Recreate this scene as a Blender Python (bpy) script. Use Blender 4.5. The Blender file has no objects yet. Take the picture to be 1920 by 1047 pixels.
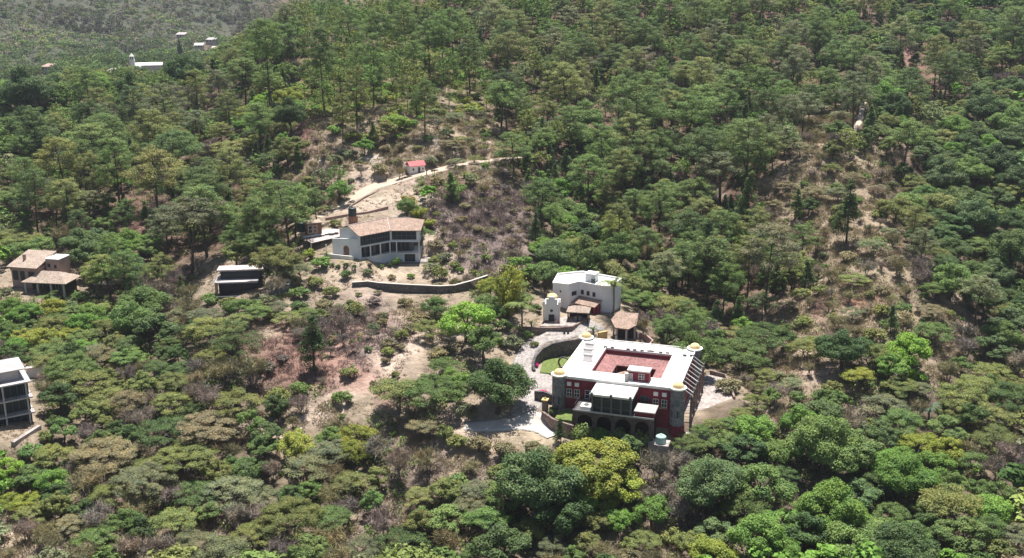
import bpy, math, random
import numpy as np
from mathutils import Vector

SC = bpy.context.scene
COL = SC.collection
R = math.radians
rng = np.random.default_rng(7)
random.seed(7)

# ------------------------------------------------------------------ camera, sky, sun, exposure
CAM_Z, PITCH, FPX = 83.0, R(16.5), 2000.0
cam_d = bpy.data.cameras.new('camera')
cam = bpy.data.objects.new('camera', cam_d)
COL.objects.link(cam)
cam.location = (0, 0, CAM_Z)
cam.rotation_euler = (R(90) - PITCH, 0, 0)
cam_d.sensor_width = 36.0
cam_d.lens = 36.0 * FPX / 1920.0
cam_d.clip_start = 1.0
cam_d.clip_end = 9000.0
SC.camera = cam

SUN_EL, SUN_AZ = R(72), R(8)            # azimuth measured from +Y towards +X: behind the hill
world = bpy.data.worlds.new('World')
SC.world = world
world.use_nodes = True
wn = world.node_tree.nodes
wl = world.node_tree.links
wn.clear()
sky = wn.new('ShaderNodeTexSky')
sky.sky_type = 'NISHITA'
sky.sun_disc = False
sky.sun_elevation = SUN_EL
sky.sun_rotation = SUN_AZ
sky.air_density = 1.0
sky.dust_density = 1.0
bg = wn.new('ShaderNodeBackground')
bg.inputs['Strength'].default_value = 0.052
wo = wn.new('ShaderNodeOutputWorld')
wl.new(sky.outputs[0], bg.inputs['Color'])
wl.new(bg.outputs[0], wo.inputs['Surface'])

sun_d = bpy.data.lights.new('sun', 'SUN')
sun_d.energy = 5.0
sun_d.angle = R(0.5)
sun_d.color = (1.0, 0.97, 0.92)
sun = bpy.data.objects.new('sun', sun_d)
COL.objects.link(sun)
sv = Vector((math.sin(SUN_AZ) * math.cos(SUN_EL), math.cos(SUN_AZ) * math.cos(SUN_EL), math.sin(SUN_EL)))
sun.rotation_euler = sv.to_track_quat('Z', 'Y').to_euler()
sun.location = (0, 200, 300)

SC.view_settings.view_transform = 'Standard'
SC.view_settings.look = 'None'
SC.view_settings.exposure = 0.84
SC.view_settings.gamma = 1.0
SC.view_settings.use_curve_mapping = False
SC.render.engine = 'CYCLES'
SC.cycles.use_denoising = True
SC.cycles.max_bounces = 6
SC.cycles.diffuse_bounces = 3
SC.cycles.volume_bounces = 0
SC.cycles.transparent_max_bounces = 4

# ------------------------------------------------------------------ geometry of the view, for laying out the ground
FW = np.array([0, math.cos(PITCH), -math.sin(PITCH)])
UP = np.array([0, math.sin(PITCH), math.cos(PITCH)])
EYE = np.array([0, 0, CAM_Z])
def ray(u, v):
    return FW + np.array([1., 0, 0]) * (u - 960) / FPX + UP * (523.5 - v) / FPX
def pz(u, v, z):
    d = ray(u, v)
    return EYE + d * ((z - CAM_Z) / d[2])
def py(u, v, Y):
    d = ray(u, v)
    return EYE + d * (Y / d[1])
def proj(P):
    q = np.asarray(P, float) - EYE
    w = q @ FW
    return 960 + FPX * q[..., 0] / w, 523.5 - FPX * (q @ UP) / w

# ------------------------------------------------------------------ layout notes of the hillside, 40 px cells
CELLS = [
 "FFFFFFFFFFFFFPPPPPPPPPPPPPPPPPPPPPPPPPPGPPGGPGGG",
 "FFFFFFFFFFFPPPPPPPPPPPPPPPPGPPPPPPPPPPPPGGPGGPGG",
 "FFFFFFFFGGPPPPPPPPPPPPPPPPPPGPPPPPPPPPPPGGPRGPGP",
 "GGGGLGGGGPPPPPPPPPPPPPPPPPPPPPPPPPPPPPPPGGPRPPGP",
 "GGGPPPPPDDPPPLPPPPPLSPPPPPPPPPPPPPPPPPPPPPPPPGGG",
 "GGGPPPPPPPPLGGRPPSPLSSSPPPPPPPPPPPPPPPPPPGPPGGGG",
 "GGPPPPPPPPPOPPRSSPSSSSSSPPPGGPPPPPGGPPPPOOOGGGGG",
 "PPPPPPPPOODDOPSSSSS.SSSSPPPGGPPPPPPPPSSOOOPGGGGG",
 "PPPPPPRPPPPPSSSPB..BPPSVPPPGPPPPPPPPPPSSSOGGGGGG",
 "OPPPPPPPPPPPPPPSB.BLVVVVVPGPPPPPPPPPPPSSSSGGGGGG",
 "OPPPGPRPPPPPP......LVVVVVPLGLPPRPPPPPPSSSSPGGGGG",
 "LLSGGGPPPPPPPP......SVVVVLLGGPPSPPPPPPPSSSPPGGGG",
 "....GPDPP...OO......SVVVLGGGGLPPPPPPPPSSSSSDGGGG",
 "....GPPDP....O..BBB...LLG....GGPPPPPPOOSSSSGGGGG",
 "LLLLLGGDDOGG..DDDV.SG.LLG....OOOGPPPOORSSSSSOPGG",
 "LLLLOOGGOODR.RVVVVVBSG........GPPOOOSSSSSSSOOOGG",
 "OGOOOOOOOODRRRRRVBB.GG.........GGOOOSSSGGLLSOOGO",
 "..OOOOOOOODDRRRRRB..GG............SOSSBSLLLSOOOO",
 "..OOOOODDDOOOOOB....G...........S.GOOSOOOOODGOOO",
 "..OOOODDOOOOOSBS...SDBB..........OGGSOGGDLGOGOOO",
 "..OOOOOOOOSSOLSOLOGSBBBB.....O.OOOGGGDOGGGGLLOOO",
 "LLOODOOOOOOGOSOOOODODSSDYYYYYDDDGGGGGOGGGGGGGGOD",
 "LGOODOOOOOOOOOODOODDOSDDGYYYYYDDDGGGGGLLGGGGOOGG",
 "LLOOGOOOOOODOOODDOOOODGGGGGLYYYDDDGGGGLLGGOOOOGG",
 "SSDOOOOOOSDGOOOOSDSOGGGGGGGGYDSDGGGGLLGGGOOOOOGS",
 "SSDDOOOOOGOOODOODDOOOOOGGDOOOSSSGLLLLGGGGGGGGGGS",
 "SDDDOOOOOOOOODOODDOOOOOOODOOOOSOGLLLLGGGGGGGGGGS",
]
CODE = np.array([[ord(c) for c in r] for r in CELLS])
def recode(r, c0, c1, old, new):
    for c in range(c0, c1 + 1):
        if chr(CODE[r, c]) in old: CODE[r, c] = ord(new)
for r_, a_, b_ in ((1, 14, 20), (2, 13, 21), (3, 14, 22), (4, 14, 22), (5, 15, 20)):
    recode(r_, a_, b_, 'PL', 'T')                      # sparse tall pines on the ridge
for r_ in range(6, 19):
    for c_ in range(35, 45):
        if (r_ * 7 + c_ * 3) % 3: recode(r_, c_, c_, 'O', 'S')
for r_, a_, b_ in ((5, 38, 39), (6, 37, 38), (8, 36, 37), (9, 36, 36), (10, 36, 37), (11, 38, 38)):
    recode(r_, a_, b_, 'P', 'S')
recode(14, 28, 29, 'OGPDS', '.'); recode(15, 28, 29, 'OGPDS', '.'); recode(18, 31, 34, 'OGPDS', '.')
def cell_at(u, v):
    i = np.clip((np.asarray(v) / 40).astype(int), 0, CODE.shape[0] - 1)
    j = np.clip((np.asarray(u) / 40).astype(int), 0, CODE.shape[1] - 1)
    return CODE[i, j]

# ------------------------------------------------------------------ terrain
G = []
def gz(u, v, z, drop=0.0):
    p = pz(u, v, z + drop); G.append((p[0], p[1], z))
def gy(u, v, Y, drop=0.0):
    p = py(u, v, Y); G.append((p[0], p[1], p[2] - drop))
# foreground
for u in (-150, 350, 800, 1250, 1700, 2070):
    gy(u, 1080, 139, 6.5)
for u, v, Y, d in ((60, 900, 168, 6), (300, 930, 163, 6), (600, 930, 162, 6), (900, 940, 160, 7), (1250, 930, 162, 7), (1600, 930, 163, 7), (1850, 930, 162, 6),
                   (60, 1010, 158, 0), (1900, 1030, 150, 0), (1500, 830, 176, 6), (1800, 830, 180, 6), (150, 760, 190, 5), (350, 790, 186, 4)):
    gy(u, v, Y, d)
# the lot
for u, v, Y in ((600, 800, 190), (420, 745, 196), (760, 790, 189), (600, 700, 204), (800, 700, 205), (820, 620, 222), (620, 610, 226), (760, 575, 236), (900, 560, 240), (690, 560, 240), (430, 605, 227), (350, 680, 209), (900, 690, 206)):
    gy(u, v, Y)
# hacienda, drive and lower road
for u, v, z in ((1047, 765, 1.0), (1160, 800, -1.0), (1271, 792, 0.2), (1060, 690, 1.2), (1020, 690, 1.2), (1340, 735, 0.1), (1330, 690, 0.3), (1150, 645, 2.6), (1200, 640, 2.4), (1010, 725, 1.2), (995, 765, 0.2), (950, 800, -0.9), (890, 802, -1.6), (1030, 812, -1.6), (1240, 822, -2.0), (1400, 720, 1.0),
                (985, 670, 2.2), (1003, 645, 3.2), (1040, 632, 3.9), (1090, 614, 4.3), (1125, 602, 4.8), (1040, 603, 5.3), (1120, 586, 5.5), (975, 610, 5.0), (1190, 590, 5.2), (950, 640, 4.5)):
    gz(u, v, z)
# villa and the slope behind it
for u, v, z in ((668, 488, 12.3), (735, 496, 9.8), (800, 502, 9.4), (600, 480, 12.4), (690, 515, 9.2), (850, 520, 8.6), (905, 535, 7.6), (640, 532, 8.6)):
    gz(u, v, z)
for u, v, Y in ((700, 388, 286), (800, 430, 276), (850, 470, 265), (700, 350, 300), (640, 385, 290), (590, 430, 277), (783, 327, 305), (850, 312, 312), (980, 297, 325), (790, 262, 325), (700, 270, 325), (580, 232, 337), (640, 200, 352), (780, 215, 345), (880, 260, 328),
                (950, 420, 279), (900, 480, 263), (860, 370, 290), (960, 480, 260), (940, 340, 302), (960, 530, 250)):
    gy(u, v, Y)
# left slope
for u, v, Y, d in ((60, 545, 260, 0), (150, 500, 268, 5), (450, 548, 245, 0), (300, 520, 258, 6), (100, 420, 287, 8), (300, 420, 287, 9), (480, 420, 280, 6), (200, 300, 331, 10), (400, 300, 327, 9), (60, 300, 340, 11), (100, 180, 420, 11), (300, 200, 400, 12), (450, 150, 400, 11), (500, 230, 352, 4),
                   (-100, 300, 340, 10), (-100, 480, 270, 6), (-100, 700, 205, 5), (60, 640, 222, 6), (200, 600, 236, 6), (250, 700, 204, 5), (30, 825, 182, 0), (-100, 900, 168, 5)):
    gy(u, v, Y, d)
for u, v, Y, d in ((20, 135, 450, 12), (200, 138, 440, 12), (330, 128, 440, 12), (420, 95, 440, 11), (480, 45, 445, 11), (540, 5, 450, 12)):
    gy(u, v, Y, d)
# main hill
for u, v, Y, d in ((700, 130, 385, 7), (700, 40, 430, 13), (880, 150, 375, 8), (900, 40, 440, 14), (1000, 200, 352, 10), (1100, 100, 410, 13), (1100, 10, 465, 14), (1050, 350, 298, 7), (1100, 280, 322, 9), (1250, 200, 360, 11), (1300, 330, 308, 9), (1200, 420, 280, 8), (1150, 480, 264, 7), (1300, 500, 258, 8), (1300, 600, 232, 7),
                   (1400, 100, 415, 12), (1400, 10, 470, 13), (1450, 240, 345, 9), (1600, 100, 415, 11), (1610, 215, 343, 0), (1485, 280, 316, 0), (1700, 200, 355, 9), (1850, 200, 352, 10), (1850, 80, 420, 11), (1700, 10, 465, 12), (2050, 100, 400, 11),
                   (1600, 400, 276, 1), (1550, 330, 298, 3), (1700, 330, 300, 6), (1850, 340, 298, 9), (1500, 450, 268, 6), (1650, 480, 255, 1), (1770, 490, 252, 1), (1860, 520, 250, 8), (1620, 560, 238, 0), (1750, 590, 231, 1), (1550, 690, 209, 1), (1700, 700, 207, 2), (1880, 680, 212, 4), (1450, 620, 226, 4), (1420, 700, 208, 4), (2050, 450, 268, 8), (2050, 700, 205, 5),
                   (1600, 770, 193, 4), (1850, 770, 193, 4)):
    gy(u, v, Y, d)
for x in (0, 70, 150, 260):
    G.append((x, 560, 78)); G.append((x, 700, 110)); G.append((x, 1000, 150))
G += [(-60, 520, 52), (-60, 620, 60), (-20, 620, 75), (-110, 520, 24), (-170, 540, 12), (-260, 520, 10), (-110, 640, 8), (-180, 640, 0), (-320, 620, 0), (-450, 620, 2)]
for x, y, z in ((-150, 800, -2), (-300, 800, -3), (-500, 800, -3), (-225, 850, -3), (-100, 900, 20), (40, 900, 110), (-425, 930, 0), (-600, 930, 4), (-275, 1120, 2), (-180, 1200, 18), (-425, 1080, 18), (-600, 1080, 30),
                (-425, 1250, 55), (-650, 1250, 72), (-300, 1330, 40), (-150, 1400, 60), (-425, 1500, 120), (-700, 1500, 135), (-250, 1550, 105), (0, 1500, 150), (-425, 1900, 240), (-900, 1900, 250), (0, 2000, 240), (700, 1800, 240), (500, 1000, 160), (900, 900, 150), (-900, 900, 10), (-900, 500, 10),
                (-500, 300, 5), (500, 300, 20), (450, 500, 70), (-500, 100, -20), (500, 100, -10), (-1500, 800, 30), (1500, 600, 100), (-1500, 2000, 200), (1500, 2000, 200),
                (0, 90, -17), (-200, 90, -18), (200, 90, -16), (0, 0, -24), (-200, 0, -26), (200, 0, -24), (0, -150, -28), (-1500, -150, -20), (1500, -150, -20)):
    G.append((x, y, z))
G = np.array(G)
def phi(d2):
    return np.sqrt(d2 + 9.0 ** 2)
Ax = phi((G[:, None, 0] - G[None, :, 0]) ** 2 + (G[:, None, 1] - G[None, :, 1]) ** 2)
ng = len(G)
Q = np.hstack([np.ones((ng, 1)), G[:, :2] / 500])
M = np.block([[Ax - 2.0 * np.eye(ng), Q], [Q.T, np.zeros((3, 3))]])
SOL = np.linalg.solve(M, np.concatenate([G[:, 2], np.zeros(3)]))
def base_h(X, Y):
    X = np.asarray(X, float); Y = np.asarray(Y, float)
    out = SOL[ng] + SOL[ng + 1] * X / 500 + SOL[ng + 2] * Y / 500
    for k in range(ng):
        out = out + SOL[k] * phi((X - G[k, 0]) ** 2 + (Y - G[k, 1]) ** 2)
    return out
# value noise
_tab = np.random.default_rng(3).random((256, 256))
def vnoise(X, Y, s):
    x = np.asarray(X, float) / s + 1000; y = np.asarray(Y, float) / s + 1000
    i = np.floor(x).astype(int); j = np.floor(y).astype(int)
    fx = x - i; fy = y - j
    fx = fx * fx * (3 - 2 * fx); fy = fy * fy * (3 - 2 * fy)
    a = _tab[i % 256, j % 256]; b = _tab[(i + 1) % 256, j % 256]
    c = _tab[i % 256, (j + 1) % 256]; d = _tab[(i + 1) % 256, (j + 1) % 256]
    return (a * (1 - fx) + b * fx) * (1 - fy) + (c * (1 - fx) + d * fx) * fy - 0.5
def fbm(X, Y, s):
    return vnoise(X, Y, s) + .5 * vnoise(Y + 37, X, s / 2.1) + .25 * vnoise(X + 91, Y, s / 4.3)

# flattened ground: (points, z values, half width, falloff)
PADS = []
def seg_pad(pts, hw, fall):
    PADS.append(([np.array(p, float) for p in pts], hw, fall))
DRIVE = [pz(*t) for t in ((975, 785, -.3), (1000, 755, .6), (1022, 722, 1.25), (1000, 702, 1.4), (984, 676, 2.1), (994, 652, 3.0), (1018, 637, 3.7), (1055, 631, 4.1), (1088, 618, 4.4), (1110, 605, 4.8))]
LOWROAD = [pz(*t) for t in ((872, 800, -1.7), (905, 800, -1.5), (945, 797, -1.1), (985, 796, -.9), (1020, 804, -1.3), (1042, 818, -1.8))]
HILLROAD = [py(*t) for t in ((596, 408, 283), (640, 388, 289), (668, 370, 294), (700, 352, 300), (735, 342, 303), (775, 331, 305.5), (815, 322, 308), (850, 312, 312), (900, 304, 317), (950, 298, 322), (985, 294, 326))]
RPATH = [py(*t) for t in ((1588, 262, 322), (1600, 245, 330), (1612, 228, 337), (1616, 205, 347), (1622, 192, 353))]
seg_pad(DRIVE[:4], 3.2, 3.5); seg_pad(DRIVE[3:], 2.3, 2.5)
seg_pad(LOWROAD, 2.6, 4); seg_pad(HILLROAD, 2.6, 4); seg_pad(RPATH, .8, 2)
seg_pad([(9, 200, 1.1), (20, 202, 1.1), (34, 196, .6)], 11, 4)
seg_pad([(34, 196, -.1), (41, 202, -.1)], 4.5, 3)
seg_pad([pz(1030, 680, 1.2), pz(1060, 672, 1.2)], 2.6, .9)
seg_pad([pz(1030, 604, 5.4), pz(1066, 600, 5.4), (16, 233, 5.4), (20, 236, 5.5)], 3.6, 1.5)
seg_pad([pz(1158, 632, 3.4), pz(1180, 628, 3.4)], 3.4, 2.5)
seg_pad([pz(668, 488, 12.2), pz(625, 474, 12.4)], 2.5, 3)
seg_pad([(-29, 263, 9.8), (-23, 263, 9.8)], 3.6, 3)
for a in (DRIVE, LOWROAD):
    pass
def pad_h(X, Y, H):
    for pts, hw, fall in PADS:
        bd = np.full(X.shape, 1e9); bz = np.zeros(X.shape)
        for a, b in zip(pts[:-1], pts[1:]):
            d = b[:2] - a[:2]
            t = np.clip(((X - a[0]) * d[0] + (Y - a[1]) * d[1]) / (d @ d), 0, 1)
            dd = np.hypot(X - a[0] - t * d[0], Y - a[1] - t * d[1])
            zz = a[2] + t * (b[2] - a[2])
            m = dd < bd
            bd = np.where(m, dd, bd); bz = np.where(m, zz, bz)
        w = np.clip((bd - hw) / fall, 0, 1)
        w = 1 - w * w * (3 - 2 * w)
        H = H * (1 - w) + bz * w
    return H
def raw_h(X, Y):
    X = np.asarray(X, float); Y = np.asarray(Y, float)
    H = base_h(X, Y)
    far = np.clip((Y - 520) / 400, 0, 1)
    H = H + fbm(X, Y, 26) * 1.6 + fbm(X + 50, Y, 7) * .5 + far * (fbm(X, Y, 150) * 26 + fbm(X, Y, 60) * 8)
    return pad_h(X, Y, H)
gx0, gx1, gy0, gy1 = -300, 300, 60, 700
XS = np.arange(gx0, gx1 + 1.0, 1.0); YS = np.arange(gy0, gy1 + 1.0, 1.0)
GH = raw_h(*np.meshgrid(XS, YS, indexing='ij'))
def ht(X, Y):
    X = np.clip(np.asarray(X, float), gx0, gx1 - .001); Y = np.clip(np.asarray(Y, float), gy0, gy1 - .001)
    i = (X - gx0).astype(int); j = (Y - gy0).astype(int)
    fx = X - gx0 - i; fy = Y - gy0 - j
    return (GH[i, j] * (1 - fx) + GH[i + 1, j] * fx) * (1 - fy) + (GH[i, j + 1] * (1 - fx) + GH[i + 1, j + 1] * fx) * fy
def hit(u, v, lift=0.0, t0=110.0):
    """the ground point seen at a place of the photograph (lift: height above ground)"""
    d = ray(u, v); d = d / d[1]
    Yv = np.arange(t0, 690, .25)
    Pp = EYE + Yv[:, None] * d
    k = np.nonzero(Pp[:, 2] < ht(Pp[:, 0], Pp[:, 1]) + lift)[0]
    p = Pp[k[0]] if len(k) else Pp[-1]
    return np.array([p[0], p[1], float(ht(p[0], p[1]))])

# ------------------------------------------------------------------ materials
def new_mat(name):
    m = bpy.data.materials.new(name); m.use_nodes = True
    n = m.node_tree.nodes; n.clear()
    out = n.new('ShaderNodeOutputMaterial')
    return m, n, m.node_tree.links, out
def mat(name, col, rough=.8, var=.18, scale=1.2, bump=0.0, bscale=6.0, kind='noise', spec=.3, col2=None, metal=0.0):
    m, n, l, out = new_mat(name)
    p = n.new('ShaderNodeBsdfPrincipled')
    p.inputs['Roughness'].default_value = rough
    p.inputs['Metallic'].default_value = metal
    p.inputs['Specular IOR Level'].default_value = spec
    tc = n.new('ShaderNodeTexCoord')
    a = n.new('ShaderNodeTexNoise'); a.inputs['Scale'].default_value = scale; a.inputs['Detail'].default_value = 6
    l.new(tc.outputs['Object'], a.inputs['Vector'])
    rp = n.new('ShaderNodeMapRange'); rp.inputs['From Min'].default_value = .3; rp.inputs['From Max'].default_value = .7
    l.new(a.outputs['Fac'], rp.inputs['Value'])
    mx = n.new('ShaderNodeMix'); mx.data_type = 'RGBA'
    c2 = col2 or tuple(min(1, c * (1 + var)) for c in col)
    mx.inputs['A'].default_value = (*[c * (1 - var) for c in col], 1)
    mx.inputs['B'].default_value = (*c2, 1)
    l.new(rp.outputs['Result'], mx.inputs['Factor'])
    colsock = mx.outputs['Result']
    if kind in ('stone', 'tile'):
        if kind == 'stone':
            t = n.new('ShaderNodeTexVoronoi'); t.inputs['Scale'].default_value = bscale
            l.new(tc.outputs['Object'], t.inputs['Vector'])
            vc = t.outputs['Color']; hgt = t.outputs['Distance']
        else:
            t = n.new('ShaderNodeTexNoise'); t.inputs['Scale'].default_value = bscale; t.inputs['Detail'].default_value = 4
            l.new(tc.outputs['Object'], t.inputs['Vector'])
            vc = t.outputs['Fac']; hgt = t.outputs['Fac']
        bw = n.new('ShaderNodeRGBToBW'); l.new(vc, bw.inputs[0])
        r2 = n.new('ShaderNodeMapRange'); r2.inputs['To Min'].default_value = .62; r2.inputs['To Max'].default_value = 1.38
        if kind == 'tile':
            r2.inputs['From Min'].default_value = .3; r2.inputs['From Max'].default_value = .7
        l.new(bw.outputs[0], r2.inputs['Value'])
        ml = n.new('ShaderNodeMix'); ml.data_type = 'RGBA'; ml.blend_type = 'MULTIPLY'; ml.inputs['Factor'].default_value = 1
        l.new(colsock, ml.inputs['A']); l.new(r2.outputs['Result'], ml.inputs['B'])
        colsock = ml.outputs['Result']
    else:
        t = n.new('ShaderNodeTexNoise'); t.inputs['Scale'].default_value = bscale; t.inputs['Detail'].default_value = 5
        l.new(tc.outputs['Object'], t.inputs['Vector']); hgt = t.outputs['Fac']
    l.new(colsock, p.inputs['Base Color'])
    if bump:
        b = n.new('ShaderNodeBump'); b.inputs['Strength'].default_value = bump; b.inputs['Distance'].default_value = .15
        l.new(hgt, b.inputs['Height']); l.new(b.outputs[0], p.inputs['Normal'])
    l.new(p.outputs[0], out.inputs['Surface'])
    return m
def leaf_mat(name, trans=.28, var=.2):
    """leaf colour comes from the plant's own object colour; leaves and whole sprays of leaves differ a little"""
    m, n, l, out = new_mat(name)
    oi = n.new('ShaderNodeObjectInfo'); ge = n.new('ShaderNodeNewGeometry'); tc = n.new('ShaderNodeTexCoord')
    mr = n.new('ShaderNodeMapRange'); mr.inputs['To Min'].default_value = 1 - var; mr.inputs['To Max'].default_value = 1 + var
    l.new(ge.outputs['Random Per Island'], mr.inputs['Value'])
    mx = n.new('ShaderNodeMix'); mx.data_type = 'RGBA'; mx.blend_type = 'MULTIPLY'; mx.inputs['Factor'].default_value = 1
    l.new(oi.outputs['Color'], mx.inputs['A']); l.new(mr.outputs['Result'], mx.inputs['B'])
    # sprays: older, yellower leaves on some branches
    ad = n.new('ShaderNodeVectorMath'); ad.operation = 'ADD'
    sc = n.new('ShaderNodeVectorMath'); sc.operation = 'SCALE'; sc.inputs['Scale'].default_value = 90
    cb = n.new('ShaderNodeCombineXYZ'); l.new(oi.outputs['Random'], cb.inputs[0]); l.new(oi.outputs['Random'], cb.inputs[1]); l.new(cb.outputs[0], sc.inputs[0])
    l.new(tc.outputs['Object'], ad.inputs[0]); l.new(sc.outputs[0], ad.inputs[1])
    nz = n.new('ShaderNodeTexNoise'); nz.inputs['Scale'].default_value = .42; nz.inputs['Detail'].default_value = 3
    l.new(ad.outputs[0], nz.inputs['Vector'])
    nr = n.new('ShaderNodeMapRange'); nr.inputs['From Min'].default_value = .32; nr.inputs['From Max'].default_value = .68
    l.new(nz.outputs['Fac'], nr.inputs['Value'])
    rp = n.new('ShaderNodeMix'); rp.data_type = 'RGBA'
    rp.inputs['A'].default_value = (.80, .86, .88, 1); rp.inputs['B'].default_value = (1.28, 1.15, 1.02, 1)
    l.new(nr.outputs['Result'], rp.inputs['Factor'])
    m2 = n.new('ShaderNodeMix'); m2.data_type = 'RGBA'; m2.blend_type = 'MULTIPLY'; m2.inputs['Factor'].default_value = 1
    l.new(mx.outputs['Result'], m2.inputs['A']); l.new(rp.outputs['Result'], m2.inputs['B'])
    d = n.new('ShaderNodeBsdfPrincipled'); d.inputs['Roughness'].default_value = .55; d.inputs['Specular IOR Level'].default_value = .2
    l.new(m2.outputs['Result'], d.inputs['Base Color'])
    t = n.new('ShaderNodeBsdfTranslucent'); l.new(m2.outputs['Result'], t.inputs['Color'])
    ms = n.new('ShaderNodeMixShader'); ms.inputs[0].default_value = trans
    l.new(d.outputs[0], ms.inputs[1]); l.new(t.outputs[0], ms.inputs[2])
    l.new(ms.outputs[0], out.inputs['Surface'])
    return m
def attr_leaf_mat(name, trans=.2):
    m, n, l, out = new_mat(name)
    at = n.new('ShaderNodeAttribute'); at.attribute_name = 'Col'
    d = n.new('ShaderNodeBsdfDiffuse'); l.new(at.outputs['Color'], d.inputs['Color'])
    t = n.new('ShaderNodeBsdfTranslucent'); l.new(at.outputs['Color'], t.inputs['Color'])
    ms = n.new('ShaderNodeMixShader'); ms.inputs[0].default_value = trans
    l.new(d.outputs[0], ms.inputs[1]); l.new(t.outputs[0], ms.inputs[2])
    l.new(ms.outputs[0], out.inputs['Surface'])
    return m
def soil_mat():
    m, n, l, out = new_mat('soil')
    at = n.new('ShaderNodeAttribute'); at.attribute_name = 'Col'
    tc = n.new('ShaderNodeTexCoord')
    nz = n.new('ShaderNodeTexNoise'); nz.inputs['Scale'].default_value = .35; nz.inputs['Detail'].default_value = 9; nz.inputs['Roughness'].default_value = .7
    l.new(tc.outputs['Object'], nz.inputs['Vector'])
    mr = n.new('ShaderNodeMapRange'); mr.inputs['From Min'].default_value = .3; mr.inputs['From Max'].default_value = .7; mr.inputs['To Min'].default_value = .6; mr.inputs['To Max'].default_value = 1.35
    l.new(nz.outputs['Fac'], mr.inputs['Value'])
    mx = n.new('ShaderNodeMix'); mx.data_type = 'RGBA'; mx.blend_type = 'MULTIPLY'; mx.inputs['Factor'].default_value = 1
    l.new(at.outputs['Color'], mx.inputs['A']); l.new(mr.outputs['Result'], mx.inputs['B'])
    d = n.new('ShaderNodeBsdfPrincipled'); d.inputs['Roughness'].default_value = .95; d.inputs['Specular IOR Level'].default_value = .1
    l.new(mx.outputs['Result'], d.inputs['Base Color'])
    b = n.new('ShaderNodeBump'); b.inputs['Strength'].default_value = .9; b.inputs['Distance'].default_value = .5
    n2 = n.new('ShaderNodeTexNoise'); n2.inputs['Scale'].default_value = 1.3; n2.inputs['Detail'].default_value = 8
    l.new(tc.outputs['Object'], n2.inputs['Vector']); l.new(n2.outputs['Fac'], b.inputs['Height'])
    l.new(b.outputs[0], d.inputs['Normal']); l.new(d.outputs[0], out.inputs['Surface'])
    return m

M = dict(
    soil=soil_mat(), leaf=leaf_mat('leaf', .24), needle=leaf_mat('needle', .26), twig=leaf_mat('twig', .05, .2), brush=attr_leaf_mat('brush'),
    bark=mat('bark', (.10, .075, .06), .9, .3, 2, .5), greybark=mat('grey_bark', (.20, .17, .15), .9, .3, 2, .4),
    white=mat('white_stucco', (.78, .76, .73), .85, .05, .5, .05), whitewall=mat('white_wall', (.74, .75, .76), .85, .07, .4, .05),
    roofwhite=mat('white_roof_paint', (.66, .64, .60), .75, .15, .45, .08),
    cellar=mat('cellar_shade', (.03, .012, .013), .9, .2, .6), red=mat('red_stucco', (.20, .026, .04), .85, .18, .5, .06), court_tile=mat('court_tile', (.31, .155, .145), .85, .2, .8, .7, 3.2, 'tile'), tile=mat('clay_tile', (.32, .225, .175), .85, .2, .8, .7, 3.2, 'tile'),  # cellar: shade inside the arch openings is put into this near-black red
    palelile=mat('pale_clay_tile', (.36, .28, .225), .85, .16, .6, .6, 3.0, 'tile'), palestroof=mat('weathered_roof', (.50, .42, .40), .8, .14, .6, .3, 3, 'tile'),
    stone=mat('grey_stone', (.20, .195, .20), .9, .15, .7, .6, 2.6, 'stone'), darkstone=mat('dark_stone', (.12, .11, .11), .9, .2, .7, .7, 2.2, 'stone'),
    darkbrown=mat('dark_brown_stone', (.11, .078, .07), .9, .2, .7, .7, 2.2, 'stone'), brownstone=mat('brown_stone', (.22, .16, .14), .9, .2, .7, .7, 2.2, 'stone'), paver=mat('stone_paver', (.35, .30, .275), .9, .12, .3, .35, 1.7, 'stone'),  # darkbrown: deeper tone of the brown stone, for piers and arches
    cobble=mat('cobble', (.33, .295, .275), .9, .14, .25, .5, 3.0, 'stone'), concrete=mat('concrete', (.52, .475, .425), .9, .12, .3, .2), dirtroad=mat('dirt_road', (.48, .385, .30), .95, .18, .3, .4),
    dome=mat('yellow_dome', (.74, .56, .29), .7, .12, .8), glass=mat('window_glass', (.024, .034, .05), .3, .1, 1, 0, spec=.3), dark=mat('dark_wood', (.045, .035, .03), .7, .2, 1.5),
    iron=mat('dark_iron', (.03, .03, .032), .5, .2, 2), greyframe=mat('grey_steel', (.11, .12, .125), .6, .15, 1.5), brick=mat('brick', (.28, .15, .11), .9, .2, .8, .5, 4, 'stone'),
    redmetal=mat('red_roof_paint', (.52, .09, .10), .6, .1, 1), tank=mat('dark_tank', (.03, .05, .05), .5, .2, 1), mint=mat('mint_tank', (.42, .62, .55), .5, .06, 1), lawn=mat('lawn_grass', (.13, .17, .045), .95, .3, 1.5, .6, 8),
    greyroof=mat('grey_slab', (.44, .41, .40), .85, .12, .6, .2), bluepaint=mat('blue_paint', (.07, .10, .2), .6, .1, 1), pinkwall=mat('pink_stucco', (.40, .27, .24), .85, .14, .6, .2),
    yellowwall=mat('ochre_wall', (.60, .46, .2), .85, .1, .5), soilpot=mat('clay_pot', (.25, .12, .08), .8, .2, 2),
)

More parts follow.
